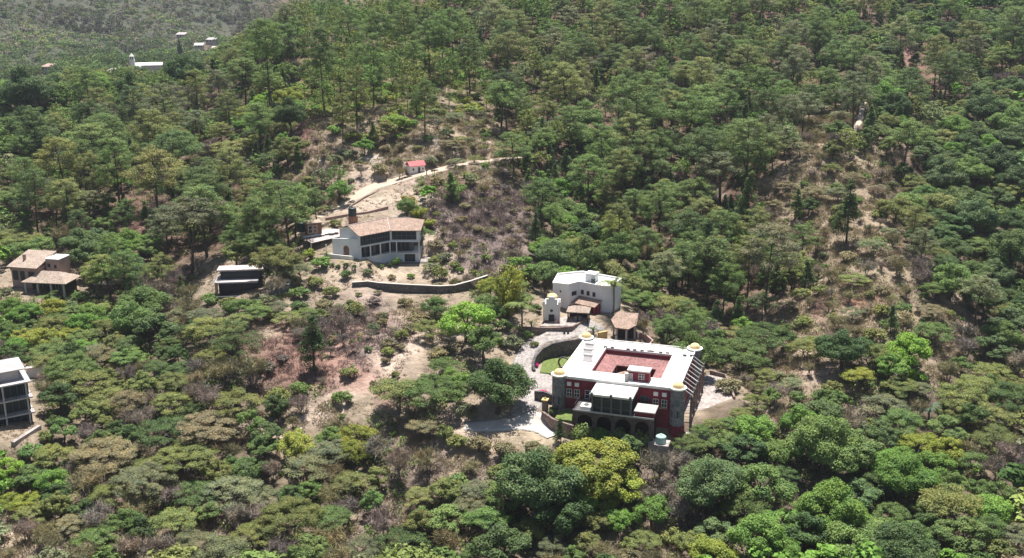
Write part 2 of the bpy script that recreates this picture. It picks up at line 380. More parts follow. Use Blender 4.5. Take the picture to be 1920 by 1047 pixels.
# ------------------------------------------------------------------ mesh helpers
class MB:
    """collects shapes in a frame (ox, oy, oz, turn) and links them as one mesh object"""
    def __init__(s, fr=(0, 0, 0, 0)):
        s.v, s.f = [], []
        s.fr = fr; s.c, s.s_ = math.cos(fr[3]), math.sin(fr[3])
    def add(s, vs, fs):
        b = len(s.v)
        for x, y, z in vs:
            s.v.append((s.fr[0] + x * s.c - y * s.s_, s.fr[1] + x * s.s_ + y * s.c, s.fr[2] + z))
        s.f += [tuple(i + b for i in f) for f in fs]
        return s
    def box(s, x0, x1, y0, y1, z0, z1):
        return s.add([(x0, y0, z0), (x1, y0, z0), (x1, y1, z0), (x0, y1, z0), (x0, y0, z1), (x1, y0, z1), (x1, y1, z1), (x0, y1, z1)],
                     [(3, 2, 1, 0), (4, 5, 6, 7), (0, 1, 5, 4), (1, 2, 6, 5), (2, 3, 7, 6), (3, 0, 4, 7)])
    def prism(s, pts, z0, z1):
        n = len(pts)
        z1s = z1 if isinstance(z1, (list, tuple)) else [z1] * n
        z0s = z0 if isinstance(z0, (list, tuple)) else [z0] * n
        return s.add([(p[0], p[1], z) for p, z in zip(pts, z0s)] + [(p[0], p[1], z) for p, z in zip(pts, z1s)],
                     [tuple(range(n - 1, -1, -1)), tuple(range(n, 2 * n))] + [(i, (i + 1) % n, n + (i + 1) % n, n + i) for i in range(n)])
    def ring(s, o, i, z0, z1, caps=True):
        # rectangular ring, o and i = (x0, x1, y0, y1)
        oc = [(o[0], o[2]), (o[1], o[2]), (o[1], o[3]), (o[0], o[3])]; ic = [(i[0], i[2]), (i[1], i[2]), (i[1], i[3]), (i[0], i[3])]
        vs = [(*p, z0) for p in oc] + [(*p, z1) for p in oc] + [(*p, z0) for p in ic] + [(*p, z1) for p in ic]
        fs = []
        for k in range(4):
            q = (k + 1) % 4
            fs += [(k, q, 4 + q, 4 + k), (8 + q, 8 + k, 12 + k, 12 + q), (4 + k, 4 + q, 12 + q, 12 + k), (q, k, 8 + k, 8 + q)]
        return s.add(vs, fs)
    def cyl(s, x, y, z0, z1, r0, r1=None, n=14):
        r1 = r0 if r1 is None else r1
        a = [2 * math.pi * k / n for k in range(n)]
        return s.add([(x + r0 * math.cos(t), y + r0 * math.sin(t), z0) for t in a] + [(x + r1 * math.cos(t), y + r1 * math.sin(t), z1) for t in a],
                     [tuple(range(n - 1, -1, -1)), tuple(range(n, 2 * n))] + [(k, (k + 1) % n, n + (k + 1) % n, n + k) for k in range(n)])
    def dome(s, x, y, z, r, h, n=16, m=5):
        vs = []
        for j in range(m):
            e = .5 * math.pi * j / m
            vs += [(x + r * math.cos(e) * math.cos(2 * math.pi * k / n), y + r * math.cos(e) * math.sin(2 * math.pi * k / n), z + h * math.sin(e)) for k in range(n)]
        vs.append((x, y, z + h))
        fs = [tuple(range(n - 1, -1, -1))]
        for j in range(m - 1):
            fs += [(j * n + k, j * n + (k + 1) % n, (j + 1) * n + (k + 1) % n, (j + 1) * n + k) for k in range(n)]
        fs += [((m - 1) * n + k, (m - 1) * n + (k + 1) % n, m * n) for k in range(n)]
        return s.add(vs, fs)
    def tube(s, pts, rads, n=5):
        pts = [Vector(p) for p in pts]
        vs, fs = [], []
        for i, p in enumerate(pts):
            d = (pts[min(i + 1, len(pts) - 1)] - pts[max(i - 1, 0)]).normalized()
            a = d.orthogonal().normalized(); b = d.cross(a)
            vs += [tuple(p + (a * math.cos(2 * math.pi * k / n) + b * math.sin(2 * math.pi * k / n)) * rads[i]) for k in range(n)]
        for i in range(len(pts) - 1):
            fs += [(i * n + k, i * n + (k + 1) % n, (i + 1) * n + (k + 1) % n, (i + 1) * n + k) for k in range(n)]
        fs += [tuple(range((len(pts) - 1) * n, len(pts) * n)), tuple(range(n - 1, -1, -1))]
        return s.add(vs, fs)
    def build(s, name, m, parent=None, smooth=False):
        o0 = (0, 0, 0)
        q = parent
        o0 = np.zeros(3)
        while q is not None:
            o0 = o0 + np.array(q.location); q = q.parent
        me = bpy.data.meshes.new(name)
        me.from_pydata([tuple(np.array(p) - o0) for p in s.v], [], s.f)
        me.materials.append(m)
        if smooth:
            me.polygons.foreach_set('use_smooth', [True] * len(me.polygons))
        ob = bpy.data.objects.new(name, me)
        COL.objects.link(ob)
        if parent is not None:
            ob.parent = parent
        return ob
def thing(name, label, cat, loc, group=None):
    o = bpy.data.objects.new(name, None)
    o.empty_display_size = .5
    COL.objects.link(o)
    o.location = tuple(float(c) for c in loc)
    o['label'] = label; o['category'] = cat
    if group: o['group'] = group
    return o
def tag(o, label, cat, group=None, kind=None):
    if label: o['label'] = label
    if cat: o['category'] = cat
    if group: o['group'] = group
    if kind: o['kind'] = kind
    return o
def np_mesh(name, V, F, m, cols=None):
    me = bpy.data.meshes.new(name)
    V = np.asarray(V, np.float32); F = np.asarray(F, np.int32)
    k = F.shape[1]
    me.vertices.add(len(V)); me.vertices.foreach_set('co', V.ravel())
    me.loops.add(F.size); me.loops.foreach_set('vertex_index', F.ravel())
    me.polygons.add(len(F)); me.polygons.foreach_set('loop_start', np.arange(0, F.size, k, dtype=np.int32))
    try:
        me.polygons.foreach_set('loop_total', np.full(len(F), k, np.int32))
    except Exception:
        pass
    me.update(calc_edges=True)
    if cols is not None:
        ca = me.color_attributes.new('Col', 'FLOAT_COLOR', 'POINT')
        c4 = np.ones((len(V), 4), np.float32); c4[:, :3] = cols
        ca.data.foreach_set('color', c4.ravel())
    me.materials.append(m)
    return me
def link(name, me, parent=None):
    o = bpy.data.objects.new(name, me); COL.objects.link(o)
    if parent is not None: o.parent = parent
    return o

# ------------------------------------------------------------------ ground sheet
def graded(lo, hi, flo, fhi, step, grow=1.13):
    a = list(np.arange(flo, fhi + .01, step))
    s = step; x = a[-1]
    while x < hi: s *= grow; x += s; a.append(min(x, hi))
    s = step; x = flo; pre = []
    while x > lo: s *= grow; x -= s; pre.append(max(x, lo))
    return np.array(pre[::-1] + a)
tx = graded(-1550, 1550, -160, 160, 1.1); ty = graded(-280, 2550, 130, 345, 1.1, 1.06)
TX, TY = np.meshgrid(tx, ty, indexing='ij')
TZ = raw_h(TX, TY)
SOILC = {'P': (.145, .098, .072), 'G': (.13, .10, .075), 'O': (.165, .128, .09), 'L': (.16, .13, .09), 'D': (.20, .155, .125), 'S': (.30, .235, .17), 'V': (.195, .15, .135),  # P and O: brown forest floor, darkened further for shade between crowns
         'R': (.24, .145, .115), 'B': (.40, .31, .25), 'Y': (.17, .14, .09), 'F': (.08, .085, .06), 'T': (.165, .135, .08), '.': (.29, .23, .17)}
LUT = np.zeros((256, 3))
for k_, c_ in SOILC.items(): LUT[ord(k_)] = c_
vv = np.stack([TX, TY, TZ], -1)
wq = (vv - EYE) @ FW
safe = np.where(wq > 20, wq, 20)
PU = 960 + FPX * vv[..., 0] / safe; PV = 523.5 - FPX * ((vv - EYE) @ UP) / safe
TC = np.zeros(vv.shape)
for k in range(4):
    ju = fbm(TX + 17 * k, TY, 9) * 55 + (k % 2 - .5) * 16; jv = fbm(TX, TY + 31 * k, 9) * 45 + (k // 2 - .5) * 16
    TC += LUT[cell_at(PU + ju, PV + jv)] / 4
# pale worn streaks and rock on the ground, as lines of photo points with a half width in metres
def streak(pts, hw, col, str_=1.0):
    global TC
    w3 = [hit(*p)[:2] for p in pts]
    bd = np.full(TX.shape, 1e9)
    for a, b in zip(w3[:-1], w3[1:]):
        d = b - a
        t = np.clip(((TX - a[0]) * d[0] + (TY - a[1]) * d[1]) / max(d @ d, 1e-6), 0, 1)
        bd = np.minimum(bd, np.hypot(TX - a[0] - t * d[0], TY - a[1] - t * d[1]))
    bd = bd + fbm(TX, TY, 4) * hw * 1.1
    w = np.clip(1.4 - bd / hw, 0, 1) * str_
    TC = TC * (1 - w[..., None]) + np.array(col) * w[..., None]
PALE, RED, ROCK, GRASSY = (.50, .40, .32), (.36, .19, .14), (.52, .44, .38), (.36, .30, .17)
for a in (([(850, 622), (800, 640), (760, 662), (725, 700), (700, 722)], 2.4, PALE, .9), ([(655, 748), (610, 775), (575, 788)], 2.2, PALE, .8), ([(880, 815), (960, 818), (1030, 826)], 2.2, (.46, .37, .26), .9),
          ([(800, 255), (835, 275), (850, 290)], 3.0, ROCK, .8), ([(680, 280), (705, 300)], 2.5, ROCK, .7), ([(690, 345), (735, 330), (750, 322)], 2.5, PALE, .9), ([(560, 255), (590, 228)], 2.5, RED, .8), ([(585, 320), (610, 335)], 1.4, PALE, .8),
          ([(700, 380), (780, 372), (770, 400)], 4, (.45, .37, .29), .7), ([(800, 440), (830, 470)], 4, (.48, .39, .31), .7), ([(640, 515), (760, 515), (860, 512)], 3.5, (.45, .36, .27), .75), ([(700, 497), (640, 490)], 1.5, GRASSY, .7),
          ([(620, 690), (740, 735)], 3.5, (.36, .22, .18), .7), ([(700, 600), (640, 650)], 4, (.38, .24, .19), .6), ([(1600, 570), (1640, 560)], 2.5, RED, .8), ([(1210, 470), (1240, 500)], 1.5, (.4, .3, .24), .7), ([(1270, 440), (1290, 460)], 2, RED, .7),
          ([(1470, 700), (1620, 690)], 2.2, (.42, .31, .25), .8), ([(1440, 290), (1500, 275)], 2, PALE, .6), ([(1550, 330), (1590, 380)], 2, PALE, .5), ([(1330, 350), (1345, 370)], 1.6, PALE, .8), ([(1780, 500), (1800, 600)], 2.5, (.42, .33, .26), .6),
          ([(1890, 1020), (1925, 1045)], 2.2, (.5, .41, .36), .9), ([(10, 1010), (70, 1020)], 3, (.42, .33, .26), .8), ([(915, 560), (925, 600)], 1.8, (.42, .29, .24), .8), ([(1480, 1000), (1400, 985)], 1, PALE, .3), ([(455, 800), (500, 815), (560, 830)], 1.2, PALE, .8), ([(1700, 60), (1710, 130)], 3, (.3, .17, .15), .9)):
    streak(*a)
TC = TC * (1 + .16 * fbm(TX, TY, 14)[..., None])
nx_, ny_ = TX.shape
idx = np.arange(nx_ * ny_).reshape(nx_, ny_)
TF = np.stack([idx[:-1, :-1], idx[1:, :-1], idx[1:, 1:], idx[:-1, 1:]], -1).reshape(-1, 4)
gme = np_mesh('hillside_ground', vv.reshape(-1, 3), TF, M['soil'], np.clip(TC.reshape(-1, 3), .02, .9))
gme.polygons.foreach_set('use_smooth', np.ones(len(TF), bool))
tag(link('hillside_ground', gme), 'brown and tan hillside soil under the forest', None, kind='structure')

# ------------------------------------------------------------------ roads: draped strips with edges that go into the ground
def strip(name, pts, hw, m, label, lift=.14, sub=6, bulge=None):
    P3 = [np.array(p) for p in pts]
    q = []
    for i in range(len(P3) - 1):
        p0 = P3[max(i - 1, 0)]; p1 = P3[i]; p2 = P3[i + 1]; p3 = P3[min(i + 2, len(P3) - 1)]
        for k in range(sub):
            t = k / sub
            q.append(.5 * ((2 * p1) + (-p0 + p2) * t + (2 * p0 - 5 * p1 + 4 * p2 - p3) * t * t + (-p0 + 3 * p1 - 3 * p2 + p3) * t ** 3))
    q.append(P3[-1]); q = np.array(q)
    V, F = [], []
    nc = 7
    for i, p in enumerate(q):
        d = q[min(i + 1, len(q) - 1)] - q[max(i - 1, 0)]
        nrm = np.array([-d[1], d[0]]) / np.hypot(d[0], d[1])
        w = (hw[min(i // sub, len(hw) - 1)] * (1 - (i % sub) / sub) + hw[min(i // sub + 1, len(hw) - 1)] * ((i % sub) / sub)) if isinstance(hw, (list, tuple)) else hw
        row = []
        for k in range(nc):
            t = 2 * k / (nc - 1) - 1
            xy = p[:2] + nrm * t * w * (1 + .05 * math.sin(i * 1.7))
            row.append((xy[0], xy[1], float(ht(xy[0], xy[1])) + lift))
        e0, e1 = row[0], row[-1]
        row = [(e0[0], e0[1], e0[2] - .6)] + row + [(e1[0], e1[1], e1[2] - .6)]
        V += row
    w_ = nc + 2
    for i in range(len(q) - 1):
        for k in range(w_ - 1):
            F.append((i * w_ + k, i * w_ + k + 1, (i + 1) * w_ + k + 1, (i + 1) * w_ + k))
    me = np_mesh(name, V, F, m)
    return tag(link(name, me), label, None, kind='structure')
strip('driveway', DRIVE, [2.6, 2.9, 3.2, 3.0, 2.4, 2.2, 2.2, 2.2, 2.6, 4.0], M['cobble'], 'curving cobbled drive of the red courtyard house')
strip('concrete_road', LOWROAD, [1.6, 2.3, 2.6, 2.7, 2.6, 2.2], M['concrete'], 'pale concrete road below the gate', .2)
strip('dirt_road', HILLROAD, [1.6, 1.7, 2.1, 2.8, 3.0, 2.6, 2.3, 1.8, 1.7, 1.6, 1.4], M['dirtroad'], 'pale dirt road cut across the slope')
strip('dirt_path', RPATH, [.5, .8, .9, .8, .6], M['dirtroad'], 'pale path between pines on the right slope')

# ------------------------------------------------------------------ buildings: helpers
def window(parent, fr, x, z, w, h, nx=1, nz=1, y=0.0, glass='glass', frame='white', bar=.07, name='window'):
    """fr = frame whose -y side is the outside; x, z = centre"""
    g = MB(fr).box(x - w / 2, x + w / 2, y - .03, y + .1, z - h / 2, z + h / 2).build(name, M[glass], parent)
    b = MB(fr)
    for k in range(nx + 1):
        xx = x - w / 2 + w * k / nx
        b.box(xx - bar / 2, xx + bar / 2, y - .09, y - .032, z - h / 2 - bar / 2, z + h / 2 + bar / 2)
    for k in range(nz + 1):
        zz = z - h / 2 + h * k / nz
        b.box(x - w / 2 + bar / 2, x + w / 2 - bar / 2, y - .085, y - .034, zz - bar / 2, zz + bar / 2)
    b.build('window_frame', M[frame], g)
    return g
def wall_run(mb, pts, z0, z1, th):
    """a wall of thickness th along 2D points, z0 and z1 lists"""
    pts = [np.array(p[:2], float) for p in pts]
    n = len(pts)
    L_, R_ = [], []
    for i in range(n):
        d = pts[min(i + 1, n - 1)] - pts[max(i - 1, 0)]
        nr = np.array([-d[1], d[0]]) / np.hypot(*d) * th / 2
        L_.append(pts[i] + nr); R_.append(pts[i] - nr)
    vs = []
    for i in range(n):
        vs += [(*R_[i], z0[i]), (*L_[i], z0[i]), (*L_[i], z1[i]), (*R_[i], z1[i])]
    fs = [(0, 1, 2, 3)]
    for i in range(n - 1):
        a, b = 4 * i, 4 * i + 4
        fs += [(a + k, b + k, b + (k + 1) % 4, a + (k + 1) % 4) for k in range(4)]
    e = 4 * (n - 1)
    fs.append((e + 3, e + 2, e + 1, e))
    mb.add(vs, fs)
    return mb
def seg_frame(p0, p1, z=0.0):
    return (p0[0], p0[1], z, math.atan2(p1[1] - p0[1], p1[0] - p0[0])), math.hypot(p1[0] - p0[0], p1[1] - p0[1])
def hip_roof(mb, x0, x1, y0, y1, z0, z1, inset=None, th=.18):
    """hip roof; ridge along the longer side"""
    w, d = x1 - x0, y1 - y0
    ins = inset if inset is not None else min(w, d) / 2
    if w >= d:
        r0, r1 = (x0 + ins, (y0 + y1) / 2, z1), (x1 - ins, (y0 + y1) / 2, z1)
        fs = [(4, 5, 9, 8), (6, 7, 8, 9), (5, 6, 9), (7, 4, 8)]
    else:
        r0, r1 = ((x0 + x1) / 2, y0 + ins, z1), ((x0 + x1) / 2, y1 - ins, z1)
        fs = [(4, 5, 8), (5, 6, 9, 8), (6, 7, 9), (7, 4, 8, 9)]
    vs = [(x0, y0, z0 - th), (x1, y0, z0 - th), (x1, y1, z0 - th), (x0, y1, z0 - th), (x0, y0, z0), (x1, y0, z0), (x1, y1, z0), (x0, y1, z0), r0, r1]
    mb.add(vs, [(3, 2, 1, 0), (0, 1, 5, 4), (1, 2, 6, 5), (2, 3, 7, 6), (3, 0, 4, 7)] + fs)
    return mb
def slab(mb, pts, th=.2):
    """a sloping slab from top corner points (x, y, z)"""
    n = len(pts)
    mb.add([tuple(p) for p in pts] + [(p[0], p[1], p[2] - th) for p in pts], [tuple(range(n)), tuple(range(2 * n - 1, n - 1, -1))] + [(i, i + n, (i + 1) % n + n, (i + 1) % n) for i in range(n)])
    return mb

# ------------------------------------------------------------------ the red courtyard house
CF = (8.9, 189.9, 0.0, R(-17.3))
def cw(x, y, z=0.0):
    return (CF[0] + x * math.cos(CF[3]) - y * math.sin(CF[3]), CF[1] + x * math.sin(CF[3]) + y * math.cos(CF[3]), z)
def cl(p):
    dx, dy = p[0] - CF[0], p[1] - CF[1]
    return dx * math.cos(CF[3]) + dy * math.sin(CF[3]), -dx * math.sin(CF[3]) + dy * math.cos(CF[3])
W_, D_ = 22.9, 22.2
hac = thing('courtyard_house', 'dark red courtyard house with white flat roof and four domed stone corner towers', 'house', cw(11, 0, -.5))
IN = (5.5, 18.9, 4.1, 17.4)
MB(CF).ring((0, W_, 0, D_), IN, -2.5, 7.2).build('wall', M['red'], hac)
MB(CF).ring((-.2, W_ + .2, -.25, D_ + .2), (IN[0] - .08, IN[1] + .08, IN[2] - .08, IN[3] + .08), 7.2, 7.5).build('roof', M['roofwhite'], hac)
pb = MB(CF)
pb.ring((-.2, W_ + .2, -.25, D_ + .2), (0, W_, -.05, D_), 7.503, 7.72).ring((IN[0] - .3, IN[1] + .3, IN[2] - .3, IN[3] + .3), (IN[0] - .08, IN[1] + .08, IN[2] - .08, IN[3] + .08), 7.503, 7.66)
for yy in (8.0, 13.5):
    pb.box(.4, IN[0] - .4, yy, yy + .12, 7.5, 7.56)
for xx in (9.5, 14.5):
    pb.box(xx, xx + .1, IN[3] + .4, D_ - .2, 7.5, 7.55)
pb.build('parapet', M['white'], hac)
# cloister roof around the court
OP = (8.2, 16.3, 6.9, 14.7)
tr = MB(CF)
o_, i_ = [(IN[0], IN[2]), (IN[1], IN[2]), (IN[1], IN[3]), (IN[0], IN[3])], [(OP[0], OP[2]), (OP[1], OP[2]), (OP[1], OP[3]), (OP[0], OP[3])]
for k in range(4):
    q = (k + 1) % 4
    slab(tr, [(*o_[k], 6.55), (*o_[q], 6.55), (*i_[q], 5.2), (*i_[k], 5.2)], .2)
tr.build('cloister_roof', M['court_tile'], hac)
for k in range(4):
    q = (k + 1) % 4
    for t in ((0., .33, .66)):
        x = i_[k][0] + (i_[q][0] - i_[k][0]) * t; y = i_[k][1] + (i_[q][1] - i_[k][1]) * t
        MB(CF).cyl(x, y, .9, 5.0, .16, n=8).build('column', M['brownstone'], hac)
MB(CF).box(IN[0], IN[1], IN[2], IN[3], .5, .9).build('court_floor', M['paver'], hac)
hip_roof(MB(CF), 9.2, 13.0, 7.3, 11.2, 5.0, 6.3).build('court_kiosk_roof', M['tile'], hac)
MB(CF).box(9.8, 12.4, 7.9, 10.6, .9, 4.82).build('court_kiosk', M['red'], hac)
# stair house on the roof
st = MB(CF).box(13.0, 17.0, 1.8, 4.0, 7.5, 9.35).build('stair_house', M['red'], hac)
MB(CF).box(12.85, 17.15, 1.65, 4.15, 9.352, 9.6).build('stair_roof', M['roofwhite'], st)
sw = (cw(0, 1.8)[0], cw(0, 1.8)[1], 0, CF[3])
window(hac, sw, 15.6, 8.45, 1.0, 1.05, 2, 2)
window(hac, sw, 13.55, 8.2, .75, 1.35, 1, 1, glass='greyroof', name='door')
MB(CF).box(12.6, 13.15, .9, 1.45, 7.5, 9.0).box(12.5, 13.25, .8, 1.55, 9.0, 9.12).build('chimney', M['greyroof'], hac)
# towers
for tx_, ty_ in ((0.1, 0.15), (W_ - .1, 0.15), (0.1, D_ - .1), (W_ - .1, D_ - .1)):
    tw = MB(CF).cyl(tx_, ty_, .5, 7.55, 1.36, n=20).build('tower', M['stone'], hac)
    MB(CF).cyl(tx_, ty_, -2.5, .498, 1.5, n=20).build('tower_base', M['red'], tw)
    MB(CF).cyl(tx_, ty_, 7.552, 7.8, 1.4, 1.56, n=20).cyl(tx_, ty_, 7.802, 7.92, 1.6, n=20).build('tower_cornice', M['white'], tw)
    MB(CF).dome(tx_, ty_, 7.923, 1.12, 1.0).cyl(tx_, ty_, 8.9, 9.1, .1, .04, 8).build('dome', M['dome'], tw, True)
    if ty_ < 1:
        for an in (-2.2, -1.35):
            cx, cy = tx_ + 1.33 * math.cos(an), ty_ + 1.33 * math.sin(an)
            MB(CF).box(cx - .13, cx + .13, cy - .06, cy + .12, 2.2, 3.6).build('window_slit', M['glass'], tw)
# roof vents and roof clutter
for u, v in ((1134, 652), (1147, 653), (1177, 655.5), (1190, 656), (1204, 656.5), (1217, 657.5), (1223, 658), (1239, 660), (1252, 661), (1284, 665), (1297, 665.5)):
    x, y = cl(pz(u, v, 7.8))
    y = min(max(y, 17.9), 21.6)
    a = MB(CF).box(x - .33, x + .33, y - .28, y + .28, 7.5, 7.86).build('roof_vent', M['greyframe'], hac)
    MB(CF).box(x - .38, x + .38, y - .33, y + .33, 7.862, 7.93).build('vent_cap', M['greyroof'], a)
for (x, y) in ((2.6, 12.6), (2.2, 15.8), (3.4, 9.4)):
    a = MB(CF)
    a.add([(x - .9, y - .5, 7.6), (x + .9, y - .5, 7.6), (x + .9, y + .5, 8.5), (x - .9, y + .5, 8.5), (x - .9, y - .44, 7.53), (x + .9, y - .44, 7.53), (x + .9, y + .56, 8.43), (x - .9, y + .56, 8.43)],
          [(0, 1, 2, 3), (7, 6, 5, 4), (0, 4, 5, 1), (1, 5, 6, 2), (2, 6, 7, 3), (3, 7, 4, 0)])
    a = a.build('solar_heater', M['greyroof'], hac)
    MB(CF).tube([(x - 1, y + .6, 8.55), (x + 1, y + .6, 8.55)], [.22, .22], 8).build('heater_tank', M['white'], a)
# facade
for x in (2.15, 3.65, 18.75, 20.35):
    window(hac, CF, x, 4.35, 1.0, 1.5, 2, 2)
    MB(CF).box(x - .42, x + .42, -.3, -.02, 5.8, 6.55).build('window_hood', M['white'], hac)
window(hac, CF, 5.7, 4.35, .9, 1.7, 1, 2); window(hac, CF, 16.7, 4.6, 1.6, 1.6, 2, 2, frame='greyframe')
for x in (1.3, 4.4, 17.9, 21.1):
    MB(CF).box(x - .09, x + .09, -.12, -.01, 2.6, 7.1).build('pilaster', M['red'], hac)
for xa, xb in ((1.4, 4.3), (18.0, 21.0)):
    MB(CF).box(xa, xb, -.10, -.012, 3.25, 3.45).build('sill_band', M['pinkwall'], hac)
# terrace with arcade and glazed pavilion
MB(CF).box(4.4, 19.4, -5.75, -.3, 3.2, 3.5).build('terrace', M['darkstone'], hac)
MB(CF).box(4.3, 19.5, -5.86, -5.76, 3.3, 3.62).build('terrace_edge', M['greyroof'], hac)
for x in (4.8, 8.4, 12.0, 15.6, 19.0):
    MB(CF).box(x - .4, x + .4, -5.7, -4.9, -3, 3.198).build('pier', M['darkbrown'], hac)
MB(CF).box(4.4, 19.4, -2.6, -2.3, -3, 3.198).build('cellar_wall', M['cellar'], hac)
for xa, xb in ((5.2, 8.0), (8.8, 11.6), (12.4, 15.2), (16.0, 18.6)):
    ar = MB(CF); nseg = 8; vs = []
    for k in range(nseg + 1):
        t = math.pi * k / nseg
        xx = (xa + xb) / 2 - (xb - xa) / 2 * math.cos(t); zz = 1.4 + 1.3 * math.sin(t)
        vs += [(xx, -5.6, zz), (xx, -5.6, 3.197), (xx, -5.1, zz), (xx, -5.1, 3.197)]
    fs = []
    for k in range(nseg):
        a, b = 4 * k, 4 * k + 4
        fs += [(a, b, b + 1, a + 1), (b + 2, a + 2, a + 3, b + 3), (a, a + 2, b + 2, b)]
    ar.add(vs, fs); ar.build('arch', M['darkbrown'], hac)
pv = MB(CF).box(8.0, 15.0, -5.3, -.32, 3.502, 6.75).build('pavilion', M['glass'], hac)
for x in (7.9, 9.7, 11.5, 13.3, 15.1):
    MB(CF).box(x - .16, x + .16, -5.62, -5.31, 3.503, 6.74).build('pavilion_post', M['greyframe'], pv)
for z in (4.4, 5.9):
    MB(CF).box(8.07, 14.93, -5.42, -5.32, z, z + .1).build('pavilion_rail', M['greyframe'], pv)
MB(CF).box(7.5, 15.5, -6.1, -.26, 6.752, 7.15).build('pavilion_roof', M['roofwhite'], pv)
for x in (7.9, 11.5, 15.1):
    MB(CF).box(x - .22, x + .22, -6.3, -5.9, 6.5, 7.45).build('post_cap', M['greyframe'], pv)
hip_roof(MB(CF), 15.7, 19.6, -5.5, -1.6, 4.55, 5.1, 1.2).build('annex_roof', M['greyroof'], hac)
MB(CF).box(15.9, 19.4, -5.3, -1.8, 3.503, 4.368).build('annex', M['red'], hac)
pl = MB(CF).box(5.6, 7.6, -5.5, -3.6, 3.502, 4.2).build('terrace_tub', M['white'], hac)
MB(CF).cyl(6.6, -4.5, 4.202, 4.35, .5, n=10).build('tub_cover', M['greyframe'], pl)
rl = MB(CF)
for k in range(9):
    rl.box(4.5 + .02, 4.5 + .06, -5.6 + k * .6, -5.56 + k * .6, 3.5, 4.4)
rl.box(4.5, 4.58, -5.6, -.5, 4.4, 4.47)
rl.build('railing', M['iron'], hac)
# east side: sloping beams and piers above the patio
for y in (2.2, 3.6, 5.6, 7.4, 9.4, 11.4, 13.4, 15.2, 17.4, 19.0):
    b = MB(CF)
    b.add([(W_ + .21, y - .09, 7.15), (W_ + .21, y + .09, 7.15), (W_ + .21, y + .09, 6.95), (W_ + .21, y - .09, 6.95), (W_ + 2.3, y - .09, 5.75), (W_ + 2.3, y + .09, 5.75), (W_ + 2.3, y + .09, 5.55), (W_ + 2.3, y - .09, 5.55)],
          [(0, 1, 2, 3), (7, 6, 5, 4), (0, 4, 5, 1), (1, 5, 6, 2), (2, 6, 7, 3), (3, 7, 4, 0)])
    b.build('pergola_beam', M['greyroof'] if int(y) % 3 else M['white'], hac)
MB(CF).box(W_ + 2.05, W_ + 2.3, 1.9, 19.3, 5.36, 5.548).build('pergola_plate', M['dark'], hac)
for y in (2.4, 6.5, 10.4, 14.4, 18.6):
    MB(CF).box(W_ + 1.95, W_ + 2.4, y - .25, y + .25, -.3, 5.358).build('pergola_post', M['brownstone'], hac)
ef = (*cw(W_, 0)[:2], 0, CF[3] + math.pi / 2)
for y in (4.5, 8.5, 12.4, 16.5):
    window(hac, ef, y, 3.4, 1.2, 2.2, 2, 2, frame='dark')

# patio east of the house
ppts = [cw(*p) for p in ((W_ + .05, 1.2), (27.2, 5.2), (29.6, 8.6), (31.6, 15.5), (30.0, 21), (28.4, 26.5), (25.2, 27.5), (W_ + .05, 24))]
tag(MB().prism([(p[0], p[1]) for p in ppts], -3.0, .32).build('stone_patio', M['paver']), 'stone paved patio beside the red courtyard house', None, kind='structure')
wp = [cw(*p) for p in ((31.9, 15.0), (30.4, 21), (28.8, 26.8), (25.5, 28.2))]
tag(wall_run(MB(), wp, [-1] * 4, [1.1] * 4, .4).build('patio_wall', M['brownstone']), 'low brown stone wall round the far side of the patio', 'wall')

# water tank below the house
x, y, z = pz(1240, 806, 1.6)
tk = thing('water_tank', 'round mint green water tank on a pale ledge below the red courtyard house', 'water tank', (x, y, -.9))
MB((x, y, 0, 0)).cyl(0, 0, -.9, .15, 1.0, n=18).build('tank_body', M['mint'], tk, False)
MB((x, y, 0, 0)).dome(0, 0, .152, 1.0, .45, 18, 4).cyl(0, 0, .55, .72, .3, n=10).build('tank_lid', M['mint'], tk, True)
tag(MB((x, y, 0, R(-17))).box(-2.1, 1.6, -1.4, 1.3, -4, -.902).build('tank_ledge', M['paver']), 'pale stone ledge under the mint green water tank', 'ledge')

# ------------------------------------------------------------------ garden, drive walls
gp = [pz(u, v, 1.25) for u, v in ((1012, 700), (1046, 703), (1066, 690), (1079, 668), (1060, 662), (1036, 668), (1018, 680))]
tag(MB().prism([(p[0], p[1]) for p in gp], .6, 1.42).build('lawn', M['lawn']), 'small bright lawn inside the curved wall', None, kind='structure')
gp = [pz(u, v, .9) for u, v in ((1040, 786), (1072, 790), (1074, 770), (1052, 766))]
tag(MB().prism([(p[0], p[1]) for p in gp], -1.5, 1.0).build('front_lawn', M['lawn']), 'patch of lawn before the front left tower', None, kind='structure')
wt = [pz(*t) for t in ((1002, 696, 1.4), (999, 683, 2.4), (1004, 669, 3.2), (1017, 655, 3.8), (1035, 646, 4.25), (1060, 641, 4.5), (1082, 638, 4.6), (1100, 636, 4.7))]
tag(wall_run(MB(), wt, [.2] * 8, [p[2] + .25 for p in wt], .55).build('curved_wall', M['darkstone']), 'tall curved dark stone retaining wall between cobbled drive and small lawn', 'wall')
wt = [pz(*t) for t in ((972, 612, 5.6), (1000, 614, 5.5), (1040, 614, 5.5), (1072, 612, 5.6), (1088, 604, 5.7), (1103, 597, 5.8))]
tag(wall_run(MB(), wt, [2.6, 2.6, 3, 3, 3.2, 3.6], [p[2] for p in wt], .5).build('terrace_wall', M['brownstone']), 'brown stone retaining wall under the little chapel forecourt', 'wall')
wt = [pz(*t) for t in ((1017, 771, 1.3), (1035, 784, .9), (1052, 791, .8), (1076, 798, .8))]
tag(wall_run(MB(), wt, [-3] * 4, [p[2] for p in wt], .45).build('garden_wall', M['brownstone']), 'brown stone wall along the pale road in front of the red courtyard house', 'wall')
wt = [pz(*t) for t in ((1192, 622, 4.6), (1212, 628, 4.4), (1224, 638, 4.2), (1218, 645, 4.0))]
